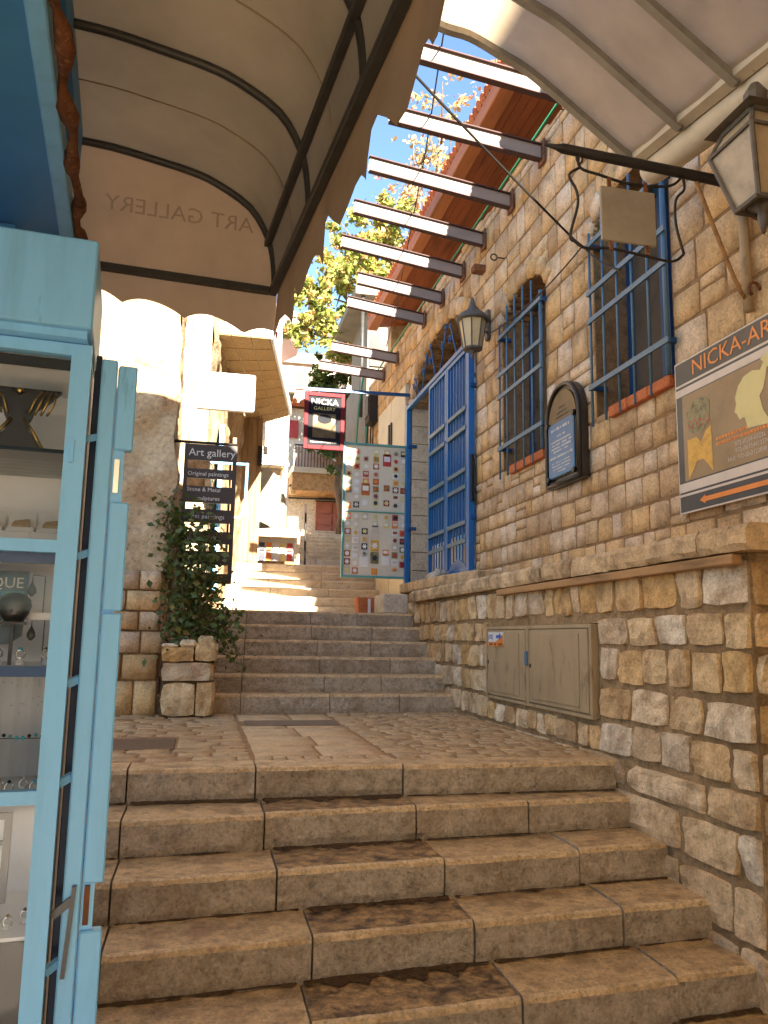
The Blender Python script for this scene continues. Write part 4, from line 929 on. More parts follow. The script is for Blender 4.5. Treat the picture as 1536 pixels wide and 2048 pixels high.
for i in range(len(vsn)-1):
    for j in range(k-1): m.f.append((i*k+j, i*k+j+1, (i+1)*k+j+1, (i+1)*k+j)); m.m.append(0)
m.build('canvas', 'canvas_dark', la, smooth=True)
m = LM(); m.add([(a, VB+0.004, b+0.012) for a, b in ap]+[(-0.34, VB+0.004, 1.72)], [tuple(range(len(ap)+1))]); ep = m.build('end_panel', 'canvas_end', la)
tx = text('lettering', 'ART GALLERY', 0.075, L((0.335, VB-0.0015, 1.92)), -LB, Z, 'print_faint', ep, depth=0.0003, sx=1.0)
text('lettering', 'POTTERY AND GLASS', 0.034, L((0.30, VB-0.0015, 1.862)), -LB, Z, 'print_faint', ep, depth=0.0003) if False else None
def rib(vv, r=0.012):
    m = LM(); m.tube([(a, vv, b) for a, b in ap], r, 8); m.build('rib', 'pipe_grey', la, smooth=True)
for vv in (2.485, 1.97, 1.45, 0.93, 0.41, -0.6, -1.4): rib(vv)
m = LM(); m.bar((0.407, VA, 1.724), (0.407, VB, 1.724), 0.026, 0.026); m.build('front_bar', 'pipe_grey', la, bevel=0.003)
m = LM(); m.bar((0.382, VA, 1.885), (0.382, VB-0.01, 1.885), 0.022, 0.022); m.build('inner_bar', 'pipe_grey', la, bevel=0.003)
m = LM(); m.bar((-0.34, VB-0.012, 1.722), (0.395, VB-0.012, 1.722), 0.024, 0.024); m.build('end_bar', 'pipe_grey', la, bevel=0.003)
m = LM(); n = 120                                  # front valance with scallops
for i in range(n+1):
    vv = lerp(VB, VA, i/n); s = abs(math.sin(math.pi*(VB-vv)/0.205)); zb = 1.612-0.075*(1-s**1.5)+0.006*math.sin(vv*23)
    wv = 0.008*math.sin(vv*17)
    m.v += [Vector((0.424, vv, 1.735)), Vector((0.428+wv, vv, (1.735+zb)/2)), Vector((0.426+wv*1.6, vv, zb))]
for i in range(n):
    for j in range(2): m.f.append((i*3+j, (i+1)*3+j, (i+1)*3+j+1, i*3+j+1)); m.m.append(0)
m.build('valance', 'canvas_end', la, smooth=True)
m = LM(); n = 60
for i in range(n+1):
    u = lerp(-0.34, 0.424, i/n); ph = (u+0.062)/0.19; s = abs(math.sin(math.pi*ph)); zb = 1.655-0.055*(u+0.06)/0.4*0.9-0.038*(1-s**0.8)
    wv = 0.006*math.sin(u*31)
    m.v += [Vector((u, VB+0.010, 1.735)), Vector((u, VB+0.014+wv, (1.735+zb)/2)), Vector((u, VB+0.012+wv*1.5, zb))]
for i in range(n):
    for j in range(2): m.f.append((i*3+j, (i+1)*3+j, (i+1)*3+j+1, i*3+j+1)); m.m.append(0)
m.build('valance', 'canvas_end', la, smooth=True)

for vv in (2.2, 1.72, 1.2, 0.67):
    m = LM(); m.tube([(a, vv, b+0.0095) for a, b in ap], 0.0022, 5); m.build('seam', 'canvas_end', la, smooth=True)
sf = thing('blue_shop', 'blue painted shop with overhanging blue soffit behind the showcase at left', 'building', L((-0.9, 1.0, -1.0)))
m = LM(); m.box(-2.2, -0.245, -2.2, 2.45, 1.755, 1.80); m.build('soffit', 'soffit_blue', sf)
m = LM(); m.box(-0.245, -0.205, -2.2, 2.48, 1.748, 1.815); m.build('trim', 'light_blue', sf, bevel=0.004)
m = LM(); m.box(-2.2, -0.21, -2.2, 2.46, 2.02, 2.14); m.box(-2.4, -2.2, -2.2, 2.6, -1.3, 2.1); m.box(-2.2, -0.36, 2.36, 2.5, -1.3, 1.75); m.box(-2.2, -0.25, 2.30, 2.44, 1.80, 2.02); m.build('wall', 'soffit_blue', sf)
m = LM(); pth = []; rad = []; gr = random.Random(4)
for i in range(90):
    vv = lerp(-1.5, 2.47, i/89); pth.append((-0.188+0.006*math.sin(vv*21)+gr.uniform(-.002, .002), vv, 1.765+0.006*math.sin(vv*34+1))); rad.append(0.015+0.006*math.sin(vv*29)+gr.uniform(-.002, .003))
m.tube(pth, rad, 8); m.build('rusty_edging', 'rust', sf, smooth=True)

cb = thing('showcase', 'light blue glazed jewellery showcase standing at the left edge', 'showcase', L((-0.45, 1.8, -1.05)))
V0, V1 = 1.65, 1.98
m = LM()
for (a, b, p, q) in ((-0.128, -0.090, -1.05, 1.172), (-0.95, -0.90, -1.05, 1.172), (-0.90, -0.128, 1.148, 1.172), (-0.90, -0.128, 0.752, 0.776), (-0.90, -0.128, 0.288, 0.312), (-0.90, -0.128, -1.05, -0.9)): m.box(a, b, V0, V0+0.028, p, q)
m.build('front_frame', 'light_blue', cb)
m = LM(); m.box(-0.95, -0.10, V1, V1+0.02, -1.05, 1.18); m.box(-0.112, -0.094, V0+0.03, V1, -1.05, 1.17); m.box(-0.95, -0.10, V0+0.03, V1, 1.15, 1.18); m.box(-0.95, -0.93, V0+0.03, V1, -1.05, 1.15); m.build('case', 'case_white', cb)
m = LM(); m.box(-0.90, -0.128, V0+0.012, V0+0.016, -0.9, 1.148); m.build('glass_front', 'glass', cb)
for zz in (0.962, 0.757, 0.535, 0.292, 0.05):
    m = LM(); m.box(-0.93, -0.115, V0+0.04, V1, zz-0.008, zz); m.build('shelf', 'case_white' if zz != 0.962 else 'glass_shelf', cb)
for zz in (1.146, 0.752, 0.536):
    m = LM(); m.box(-0.90, -0.130, V0+0.030, V0+0.038, zz-0.020, zz); m.build('shelf_lip', 'black' if zz > 1 else 'frame_blue', cb)
m = LM(); m.box(-0.90, -0.128, V0+0.035, V0+0.04, -0.9, 0.043); m.build('dark_base', 'black', cb)
m = LM(); m.box(-1.4, -0.090, 1.60, 1.95, 1.19, 1.374); m.build('header_box', 'light_blue', cb, bevel=0.004)
m = LM(); m.box(-1.4, -0.10, 1.62, 1.95, 1.174, 1.19); m.build('header_gap', 'light_blue', cb)
sh = thing('folded_shutter', 'folded light blue shutter panels standing beside the showcase', 'shutter', L((-0.04, 1.75, -1.05)))
m = LM(); m.box(-0.072, -0.040, 1.70, 1.735, -1.05, 1.165); m.build('panel', 'light_blue', sh, bevel=0.003)
m = LM(); m.box(-0.086, -0.074, 1.76, 1.80, -1.05, 1.19); m.build('dark_gap_board', 'gap_blue', sh)
m = LM(); m.box(-0.090, -0.0735, 1.805, 1.82, -1.05, 1.17); m.build('back_board', 'dark', sh)
for zt, zb, ue, in ((1.155, 0.975, 0.0), (0.865, 0.645, 0.0), (0.640, 0.13, 0.0), (0.045, -1.05, 0.003)):
    m = LM(); m.box(-0.038, ue, 1.702, 1.730, zb, zt); m.build('slat', 'light_blue', sh, bevel=0.003)
m = LM(); m.box(-0.039, -0.016, 1.712, 1.735, -1.05, 1.15); m.build('inner_strip', 'light_blue', sh)
for zz in (0.92, 0.09):
    m = LM(); m.box(-0.034, -0.024, 1.706, 1.712, zz-0.035, zz+0.035); m.build('hinge', 'rust' if zz < 0.5 else 'silver', sh)
for zz in (0.99, 0.75, 0.5, 0.315, -0.02):
    m = LM(); m.bar((-0.094, 1.70, zz), (-0.070, 1.72, zz+0.012), 0.012, 0.014); m.build('stay', 'light_blue', sh)
m = LM(); m.bar((-0.052, 1.694, 0.13), (-0.062, 1.694, -0.03), 0.008, 0.009); m.bar((-0.088, 1.694, 0.08), (-0.055, 1.694, 0.105), 0.008, 0.014); m.build('bolt', 'black', sh)
m = LM(); m.box(-0.118, -0.110, V0-0.006, V0, 0.93, 0.975); m.build('catch', 'light_blue', sh)

# goods in the showcase
def goods(name, label, cat, u, v, z, group=None): return thing(name, label, cat, L((u, v, z)), group)
t = goods('candle_stand', 'black and gold flared ornament on the top shelf of the showcase', 'ornament', -0.235, 1.80, 0.962)
m = LM(); hw = [(0.0, 0.07), (0.02, 0.052), (0.04, 0.038), (0.055, 0.024), (0.07, 0.018), (0.085, 0.026), (0.10, 0.03), (0.115, 0.05), (0.13, 0.066), (0.148, 0.082)]
m.prism([(-0.235-w, 1.80, 0.965+z) for z, w in hw]+[(-0.235+w, 1.80, 0.965+z) for z, w in hw[::-1]], (0, 0.02, 0)); m.build('body', 'black', t)
for s in (-1, 1):
    m = LM()
    for i in range(4): m.tube([(-0.235+s*(0.02+0.012*i), 1.797, 1.055), (-0.235+s*(0.03+0.013*i), 1.797, 1.085), (-0.235+s*(0.045+0.009*i), 1.797, 1.108)], 0.003, 5)
    m.tube([(-0.235+s*0.012, 1.797, 1.045), (-0.235+s*0.03, 1.797, 1.02), (-0.235+s*0.06, 1.797, 0.97)], 0.004, 5); m.build('gold_line', 'brass', t, smooth=True)
m = LM(); m.lathe((-0.235, 1.797, 1.097), [(0.002, 0), (0.012, 0.008), (0.002, 0.016)], 10); m.build('gold_boss', 'brass', t, smooth=True)
nm = 0
for row, (vv, zz) in enumerate(((1.90, 0.815), (1.78, 0.757))):
    if row == 0:
        m = LM(); m.box(-0.5, -0.12, 1.86, 1.96, 0.757, 0.814); tag(m.build('riser_block', 'box_white', bevel=0.003), 'white display riser on the second shelf of the showcase', 'riser')
    for i, u in enumerate((-0.285, -0.222, -0.16)):
        t = goods('gift_box', 'open white box with a tan trinket, %s of the %s row on the second shelf' % (('left', 'middle', 'right')[i], ('back', 'front')[row]), 'box', u, vv, zz, 'white trinket boxes')
        m = LM(); m.box(u-0.028, u+0.028, vv-0.02, vv+0.02, zz+0.001, zz+0.010); m.box(u-0.028, u+0.028, vv+0.02, vv+0.024, zz+0.001, zz+0.048); m.build('box', 'box_white', t)
        m = LM(); m.prism([(u-0.018, vv-0.012, zz+0.011), (u+0.02, vv-0.014, zz+0.011), (u+0.016, vv+0.008, zz+0.026), (u-0.014, vv+0.01, zz+0.022)], (0, 0, 0.006)); m.build('trinket', 'tan_item', t)
t = goods('name_card', 'dark teal card reading UNIQUE on the third shelf of the showcase', 'card', -0.235, 1.86, 0.64)
m = LM(); m.box(-0.36, -0.193, 1.86, 1.866, 0.645, 0.728); m.build('card', 'card_teal', t)
text('lettering', 'UNIQUE', 0.032, L((-0.322, 1.857, 0.692)), LB, Z, 'sign_letter', t, depth=0.0006)
for i, w in enumerate(('HANDMADE', 'JEWELRY', 'JUDAICA')):
    m = LM(); m.box(-0.36, -0.20, 1.8585, 1.86, 0.676-0.0125*i, 0.6855-0.0125*i); m.build('strip', 'strip_teal', t)
    text('lettering', w, 0.0105, L((-0.30, 1.8565, 0.677-0.0125*i)), LB, Z, 'sticker_blue', t, depth=0.0003)
t = goods('name_card', 'dark lower card with cut corners on the third shelf of the showcase', 'card', -0.25, 1.79, 0.56)
m = LM(); m.prism([(-0.36, 1.79, 0.575), (-0.215, 1.79, 0.575), (-0.19, 1.79, 0.592), (-0.188, 1.79, 0.635), (-0.36, 1.79, 0.64)], (0, 0.006, 0)); m.build('card', 'card_teal', t)
text('lettering', 'LIVGY', 0.018, L((-0.275, 1.787, 0.612)), LB, Z, 'shelf_grey', t, depth=0.0004)
t = goods('display_bust', 'small black jewellery bust with a sparkling pendant on the third shelf', 'bust', -0.205, 1.765, 0.60)
m = LM(); m.lathe((-0.205, 1.765, 0.62), [(0.016, 0), (0.027, 0.015), (0.033, 0.032), (0.030, 0.045), (0.020, 0.054), (0.006, 0.058)], 14, sq=0.6); m.build('body', 'black', t, smooth=True)
m = LM(); m.box(-0.235, -0.18, 1.75, 1.78, 0.614, 0.62); m.box(-0.209, -0.203, 1.757, 1.77, 0.535, 0.614); m.build('stand', 'black', t)
m = LM(); m.lathe((-0.208, 1.742, 0.637), [(0.001, 0), (0.004, 0.003), (0.001, 0.007)], 8); m.build('pendant', 'silver', t)
for i, (u, zt) in enumerate(((-0.155, 0.715), (-0.15, 0.625))):
    t = goods('pendant_stand', 'thin wire stand with a hanging pendant, %s one on the third shelf' % ('upper', 'lower')[i], 'stand', u, 1.80, 0.535)
    m = LM(); m.tube([(u, 1.80, 0.537 if i else 0.64), (u, 1.80, zt), (u-0.024, 1.80, zt+0.002), (u-0.024, 1.80, zt-0.012)], 0.0012, 5); m.build('wire', 'pipe_grey', t)
    m = LM(); m.lathe((u-0.024, 1.80, zt-0.042), [(0.002, 0), (0.009, 0.008), (0.008, 0.016), (0.001, 0.03)], 10, sq=0.5); m.build('pendant', 'pipe_grey', t, smooth=True)
    if not i:
        m = LM(); m.box(-0.19, -0.125, 1.79, 1.815, 0.625, 0.64); m.build('glass_step', 'box_white', t)
rr = random.Random(6); k = 0
ordn = ['first', 'second', 'third', 'fourth', 'fifth', 'sixth', 'seventh', 'eighth']
for shelf, zz, cnt in (('third', 0.535, 4), ('fourth', 0.292, 7), ('fifth', 0.05, 6)):
    for i in range(cnt):
        u = lerp(-0.272, -0.14, i/(cnt-1)); vv = 1.735+0.03*(i % 2); t = goods('finger_ring', '%s silver ring from the left in the row on the %s shelf of the showcase' % (ordn[i], shelf), 'ring', u, vv, zz, 'silver rings on the showcase shelves')
        m = LM(); m.lathe((u, vv, zz+0.001), [(0.008, 0), (0.008, 0.004), (0.003, 0.016 if shelf == 'third' else 0.01)], 8); m.build('holder', 'box_white', t)
        m = LM(); h0 = zz+(0.022 if shelf == 'third' else 0.014); m.tube([(u+0.008*math.cos(a*0.628), vv+0.003*math.sin(a*0.628), h0+0.008*math.sin(a*0.628)) for a in range(11)], 0.0022, 5); m.build('band', 'silver', t, smooth=True)
        m = LM(); m.lathe((u, vv, h0+0.007), [(0.001, 0), (0.005, 0.003), (0.001, 0.007)], 7); m.build('gem', ['black', 'silver', 'turquoise', 'brass'][k % 4], t); k += 1
t = goods('backdrop_cloth', 'sheer white sparkling cloth hung behind the fourth shelf', 'cloth', -0.3, 1.90, 0.30)
m = LM(); n = 60
for i in range(n+1):
    u = lerp(-0.5, -0.118, i/n); m.v += [Vector((u, 1.90+0.004*math.sin(u*190), 0.30)), Vector((u, 1.90+0.003*math.sin(u*190), 0.518))]
for i in range(n): m.f.append((2*i, 2*i+2, 2*i+3, 2*i+1)); m.m.append(0)
m.build('folds', 'curtain', t, smooth=True)
m = LM()
for i in range(26): m.lathe((rr.uniform(-0.29, -0.125), 1.892, rr.uniform(0.42, 0.515)), [(0.0005, 0), (0.002, 0.0015), (0.0005, 0.003)], 6)
tag(m.build('sequins', 'silver', t), kind='stuff')
t = goods('bead_string', 'string of turquoise and dark beads across the fourth shelf', 'beads', -0.2, 1.84, 0.38)
m = LM(); m.tube([(-0.35, 1.84, 0.392), (-0.25, 1.84, 0.385), (-0.118, 1.84, 0.384)], 0.0008, 4); m.build('thread', 'black', t)
for i in range(14):
    u = -0.285+0.012*i; m = LM(); m.lathe((u, 1.84, 0.384+0.003*math.sin(i*1.3)), [(0.001, 0), (0.0042, 0.003), (0.0042, 0.005), (0.001, 0.008)], 8); m.build('bead', ['turquoise', 'turquoise', 'black', 'teal'][i % 4], t, smooth=True)
t = goods('jewellery_rack', 'grey framed rack of charms on the fifth shelf of the showcase', 'rack', -0.25, 1.86, 0.06)
m = LM()
for (a, b, p, q) in ((-0.40, -0.385, 0.06, 0.235), (-0.200, -0.186, 0.06, 0.235), (-0.385, -0.200, 0.222, 0.235), (-0.385, -0.200, 0.172, 0.180), (-0.385, -0.200, 0.115, 0.125)): m.box(a, b, 1.86, 1.872, p, q)
m.build('frame', 'grey_frame', t)
for i in range(9):
    u = -0.285+0.026*(i % 3)+0.013; zz = (0.188, 0.132, 0.075)[i//3]; m = LM(); m.tube([(u+0.007*math.cos(a*0.7), 1.858, zz+0.016+0.010*math.sin(a*0.7)) for a in range(9)], 0.0014, 5); m.build('charm', 'pipe_grey', t)

# ------------------------------------------------------------------ left side: pier, rough wall, planter, vine, signs
rng = random.Random(44)
lh = thing('plastered_house', 'rough plastered old house on ashlar blocks at left behind the awning', 'building', (-1.2, 7.4, 0))
rowsL = [(-0.02, 0.254), (0.254, 0.453), (0.453, 0.625), (0.625, 0.775), (0.775, 0.934), (0.934, 1.09)]
xr_ = [-0.305, -0.31, -0.265, -0.31, -0.31, -0.315]
for (z0, z1), xr in zip(rowsL, xr_):
    x = xr; first = True
    while x > -1.7:
        w = rng.uniform(0.14, 0.2) if first and rng.random() < 0.5 else rng.uniform(0.2, 0.36)
        m = MB(); n = 5
        fr = (Vector((0, 6.42+rng.uniform(-.006, .006), 0)), X, Z, -Y)
        vs, fs = stone_geo(fr, x-w/2, (z0+z1)/2, w-0.008, z1-z0-0.008, 0.014, rng, 0.003, 0.004, back=0.06, cr=0.02); piece('block', vs, fs, 'ashlar', lh)
        if first: m.box(x-w, x-0.006, 6.44, 7.0, z0+0.004, z1-0.004); m.build('block', 'ashlar', lh, bevel=0.01)
        x -= w; first = False
m = MB(); m.box(-3, -0.33, 6.455, 8.5, -0.3, 1.088); m.build('base_core', 'mortar', lh)
def rough_sheet(name, O, ea, la_, ez, lz, en, mat, parent, amp, fq, na, nz, seed, edge=0.0, fade=True):
    m = MB(); O = Vector(O)
    for j in range(nz+1):
        for i in range(na+1):
            a, z = la_*i/na, lz*j/nz; p = O+ea*a+ez*z; q = p*fq+Vector((seed, seed*2, 0))
            d = noise.fractal(q, 0.9, 2.1, 5)*amp+abs(noise.noise(q*1.7+Vector((9, 3, 1))))*amp*1.2
            sh_ = edge*noise.noise(Vector((p.z*3, seed, 7)))*(1 if i == na else 0)
            m.v.append(p+en*d+ea*sh_)
    k = na+1
    for j in range(nz):
        for i in range(na): m.f.append((j*k+i, j*k+i+1, (j+1)*k+i+1, (j+1)*k+i)); m.m.append(0)
    return m.build(name, mat, parent, smooth=True, recalc=False)
rough_sheet('wall', (-2.2, 6.46, 1.085), X, 1.93, Z, 4.2, -Y, 'plaster', lh, 0.05, 2.6, 46, 90, 3.0, edge=0.05)
rough_sheet('wall', (-0.29, 6.43, 1.085), Y, 2.1, Z, 4.2, X, 'plaster', lh, 0.04, 2.6, 30, 70, 5.0)
m = MB(); m.box(-2.3, -0.33, 6.52, 8.5, 1.085, 5.27); m.build('wall_core', 'plaster', lh)

pl = thing('stone_planter', 'rough stone planter at the foot of the upper steps', 'planter', (-0.07, 6.3, 0))
for (x0, x1, z0, z1, y0) in ((-0.27, -0.02, 0.0, 0.255, 6.22), (-0.02, 0.10, 0.0, 0.26, 6.23), (-0.275, 0.09, 0.26, 0.40, 6.22), (-0.28, -0.04, 0.40, 0.51, 6.20), (-0.04, 0.11, 0.405, 0.55, 6.20)):
    m = MB()
    nx, nz = 6, 5
    fr = (Vector((0, y0, 0)), X, Z, -Y); vs, fs = stone_geo(fr, (x0+x1)/2, (z0+z1)/2, x1-x0, z1-z0, 0.022, rng, 0.008, 0.010, back=0.10, cr=0.05, rock=True); piece('stone', vs, fs, 'rubble', pl, smooth=False)
    if x1 > 0.05:
        fr = (Vector((x1-0.005, 0, 0)), Y, Z, X)
        for q in range(2):
            vs, fs = stone_geo(fr, y0+0.14+0.22*q, (z0+z1)/2, 0.24, z1-z0, 0.02, rng, 0.008, 0.010, back=0.10, cr=0.05, rock=True); piece('stone', vs, fs, 'rubble', pl, smooth=False)
m = MB(); m.box(-0.27, 0.07, 6.25, 6.62, 0.0, 0.46); m.build('soil', 'earth', pl)
for q in range(3):
    m = MB(); x0 = -0.28+0.13*q; m.box(x0, x0+0.125, 6.19, 6.34, 0.505+0.02*(q == 2), 0.535+0.03*q); m.build('cap_stone', 'rubble', pl, bevel=0.02)

def leafquad(m, c, s, rng, mi=0, droop=0.0):
    d = Vector((rng.gauss(0, 1), rng.gauss(0, 1), rng.gauss(0, 0.7)-droop)).normalized(); n = Vector((rng.gauss(0, 1), rng.gauss(0, 1), rng.gauss(0, 1)+0.6)); w = d.cross(n).normalized()*s*0.34; d = d*s*0.5
    nn = w.cross(d).normalized()*s*0.08
    m.add([c-d, c+w-d*0.1+nn, c+d, c-w-d*0.1+nn], [(0, 1, 2), (0, 2, 3)], mi)
vn = thing('climbing_vine', 'dark green bushy vine growing from the stone planter up over the gallery sign', 'vine', (0.0, 6.4, 0.5))
vr = random.Random(9); m = MB(); stems = MB()
paths = []
for s in range(26):
    x, z = vr.uniform(-0.22, 0.08), 0.5; y = 6.40+vr.uniform(-.1, .1); p = [(x, y, z)]; tx, tz = vr.uniform(-0.34, 0.08), vr.uniform(1.0, 1.72)
    if s < 5: tx, tz = vr.uniform(0.25, 0.5), vr.uniform(0.35, 0.75)
    n = 9
    for i in range(1, n+1):
        t = i/n; p.append((lerp(x, tx, t)+vr.gauss(0, 0.02), y-0.05*t+vr.gauss(0, 0.025), lerp(z, tz, t**0.8 if s >= 5 else t)+(0.22*math.sin(t*math.pi) if s < 5 else 0)))
    stems.tube(p, [0.006*(1-0.7*i/n) for i in range(n+1)], 5); paths.append(p)
for p in paths:
    for i in range(len(p)-1):
        for q in range(9):
            c = Vector(p[i]).lerp(Vector(p[i+1]), vr.random()); sp = 0.07*(1.25-0.6*i/len(p)); c += Vector((vr.gauss(0, sp), vr.gauss(0, sp), vr.gauss(0, sp)))
            leafquad(m, c, vr.uniform(0.03, 0.078), vr, droop=0.3)
m.build('foliage', 'leaf_vine', vn, recalc=False); stems.build('stem', 'bark', vn, smooth=True)

ag = thing('gallery_sign', 'tall brown slatted sign reading Art gallery beside the vine', 'sign', (0.0, 6.6, 1.0))
SY = 6.60; sx0, sx1 = -0.205, 0.218
m = MB(); m.tube([(-0.31, SY, 2.165), (0.21, SY, 2.165)], 0.012, 8); m.lathe((-0.315, SY, 2.15), [(0.008, 0), (0.016, 0.015), (0.008, 0.03)], 8); m.build('bar', 'iron', ag, smooth=True)
m = MB(); m.box(sx0, sx0+0.030, SY-0.012, SY+0.012, 1.01, 2.15); m.box(sx1-0.034, sx1, SY-0.012, SY+0.012, 1.01, 2.15); m.build('frame', 'sign_brown', ag)
def slat(z1, z0, lines, x_=-0.165):
    m = MB(); m.box(sx0+0.03, sx1-0.034, SY-0.010, SY+0.008, z0, z1); s = m.build('slat', 'sign_brown', ag)
    for (tx, sz, x, z) in lines: text('lettering', tx, sz, (x, SY-0.0115, z), X, Z, 'sign_letter', s, depth=0.001)
slat(2.15, 2.015, [('Art gallery', 0.088, -0.172, 2.052)])
slat(1.945, 1.865, [('Original paintings', 0.047, -0.172, 1.888)])
slat(1.80, 1.665, [('Stone & Metal', 0.047, -0.172, 1.757), ('sculptures', 0.047, -0.10, 1.685)])
slat(1.61, 1.50, [('Glass paintings', 0.052, -0.170, 1.535)])
slat(1.43, 1.33, [('Lace work', 0.055, -0.15, 1.36)])
slat(1.27, 1.16, [('ica t', 0.045, -0.02, 1.225), ('sernist', 0.042, -0.04, 1.17)])
slat(1.09, 1.01, [])
m = MB()
for i in range(9): m.box(-0.08+0.026*i, -0.08+0.026*i+0.018, SY-0.0115, SY-0.0105, 1.06, 1.072); m.box(-0.06+0.026*i, -0.06+0.026*i+0.018, SY-0.0115, SY-0.0105, 1.025, 1.037)
tag(m.build('fine_print', 'old_wood', ag), kind='stuff')

ws = thing('white_sign_box', 'blank white box sign on two arms above the gallery sign', 'sign', (0.12, 7.5, 2.7))
m = MB(); m.box(-0.15, 0.39, 7.46, 7.54, 2.705, 3.065); m.build('box', 'white_paint', ws, bevel=0.012)
for zz in (2.98, 2.80):
    m = MB(); m.tube([(-0.36, 7.5, zz), (-0.14, 7.5, zz)], 0.016, 8); m.build('arm', 'white_paint', ws, smooth=True)
wp = MB(); pr = random.Random(2)
wp.tube([(-0.255+0.012*math.sin(z*3), 7.42+0.01*math.cos(z*5), z) for z in [0.8+0.12*i for i in range(34)]], [0.055+0.012*noise.noise(Vector((z*1.7, 3, 1))) for z in range(34)], 12)
for v in wp.v: v += Vector((noise.noise(v*14), noise.noise(v*14+Vector((5, 5, 5))), 0))*0.018
tag(wp.build('weathered_post', 'peeling', smooth=True), 'rough peeling post carrying the white box sign', 'post')

# second left house, stepping into the lane, with balcony slab
l2 = thing('sunlit_house', 'sunlit pale stone house at left with jutting tiled balcony slab', 'building', (-0.8, 10.5, 0.8))
rough_sheet('wall', (-2.6, 8.6, 0.4), X, 2.56, Z, 6.2, -Y, 'peeling', l2, 0.04, 2.2, 40, 70, 11.0)
dv = Vector((0.62, 4.5, 0)); ln = dv.length; dn = dv.normalized(); nn = Vector((dn.y, -dn.x, 0))
rough_sheet('wall', (-0.06, 8.58, 0.4), dn, ln, Z, 6.2, nn, 'peeling', l2, 0.05, 2.2, 60, 70, 13.0)
m = MB(); m.prism([(-2.6, 8.7, 0.4), (-0.12, 8.7, 0.4), (0.48, 13.1, 0.4), (-2.6, 13.1, 0.4)], (0, 0, 6.15)); m.build('wall_core', 'whitewash', l2)
BQ = [Vector((-0.05, 9.0, 4.03)), Vector((0.614, 9.0, 4.03)), Vector((1.179, 12.25, 4.03)), Vector((0.62, 13.1, 4.03))]
m = MB(); m.prism([p+Vector((0, 0, 0.012)) for p in BQ], (0, 0, 0.14)); bal = m.build('balcony_slab', 'whitewash', l2)
for i in range(9):
    for j in range(3):
        def bq(s, t): return BQ[0].lerp(BQ[1], s).lerp(BQ[3].lerp(BQ[2], s), t)
        s0, s1, t0, t1 = j/3+0.008, (j+1)/3-0.008, i/9+0.003, (i+1)/9-0.003
        m = MB(); m.prism([bq(s0, t0), bq(s1, t0), bq(s1, t1), bq(s0, t1)], (0, 0, 0.011)); m.build('tile', 'balcony_tile', bal)
m = MB(); m.prism([p+Vector((0.006, 0, 0)) for p in (BQ[1], BQ[1]+Vector((0.03, 0, 0)), BQ[2]+Vector((0.03, 0, 0)), BQ[2])], (0, 0, 0.16)); m.build('edge_trim', 'white_paint', bal)
for (y, z0, z1) in ((9.5, 1.1, 3.0), (10.9, 1.6, 3.2)):
    c = Vector((-0.06, 8.58, 0))+dn*(y-8.58)+nn*0.05; m = MB(); m.box(c.x-0.02, c.x+0.03, y-0.35, y+0.35, z0, z1); m.build('door', 'light_blue' if y < 10 else 'shed_wood', l2)
bp_ = thing('blue_pipe_frame', 'thin pale blue pipe frame standing in the sun behind the gallery sign', 'frame', (0.3, 9.0, 0.85))
m = MB(); m.tube([(0.0, 9, 2.515), (0.418, 9, 2.515)], 0.016, 8); m.build('crossbar', 'light_blue', bp_, smooth=True)
m = MB(); m.tube([(0.418, 9, 2.53), (0.41, 9, 1.95), (0.33, 9, 1.9), (0.05, 9, 1.9)], 0.016, 8); m.build('upright', 'light_blue', bp_, smooth=True)
wd = thing('plank_wall', 'brown upright planks of a shed under the balcony slab', 'shed', (0.6, 12.6, 1.7))
for i in range(5):
    x0 = 0.42+0.075*i; m = MB(); m.box(x0, x0+0.07, 12.5+0.006*(i % 2), 12.53+0.006*(i % 2), 1.55, 4.02); m.build('plank', 'shed_wood', wd)
m = MB(); m.box(0.43, 0.80, 12.55, 13.3, 1.5, 4.0); m.build('core', 'shed_wood', wd)
m = MB(); m.box(0.73, 0.80, 12.40, 12.48, 3.25, 3.55); m.build('meter', 'dark', wd)

l4 = thing('white_house', 'small white house in full sun beyond the balcony slab', 'building', (0.3, 16, 1.7))
m = MB(); m.box(-2, 1.38, 14.25, 18.5, 1.4, 5.0); m.build('wall', 'whitewash', l4)
m = MB(); m.box(0.93, 1.22, 14.22, 14.25, 2.3, 3.2); w = m.build('window', 'dark_pane', l4); m = MB(); m.box(0.9, 1.25, 14.18, 14.25, 2.22, 2.3); m.build('sill', 'white_paint', w)
m = MB(); m.box(-2.1, 1.46, 14.1, 18.6, 5.0, 5.09); m.build('roof', 'concrete', l4)
wc = thing('window_box', 'pale slatted box mounted high on the small white house', 'box', (1.06, 14.1, 3.58))
for i in range(5): m = MB(); m.box(0.82, 1.32, 13.98, 14.0, 3.60+0.068*i, 3.655+0.068*i); m.build('slat', 'cream_metal', wc)
m = MB(); m.box(0.83, 1.31, 14.0, 14.24, 3.59, 3.93); m.build('body', 'cream_metal', wc)
for a in (0.86, 1.26): m = MB(); m.bar((a, 14.24, 3.30), (a, 13.99, 3.57), 0.03, 0.03); m.build('bracket', 'old_wood', wc)
gc = MB(); n = 16; pts_t = [(0.80, 3.43), (0.97, 3.44), (1.12, 3.33), (1.27, 3.2)]
for i in range(n+1):
    s = i/n; q = s*3; a = min(int(q), 2); f = q-a; xt, zt = lerp(pts_t[a][0], pts_t[a+1][0], f), lerp(pts_t[a][1], pts_t[a+1][1], f)
    for j in range(6):
        t = j/5; gc.v.append(Vector((lerp(xt, lerp(0.70, 1.31, s), t), 13.5+0.05*math.sin(s*19)*t, lerp(zt, 2.38+0.12*math.sin(s*5), t))))
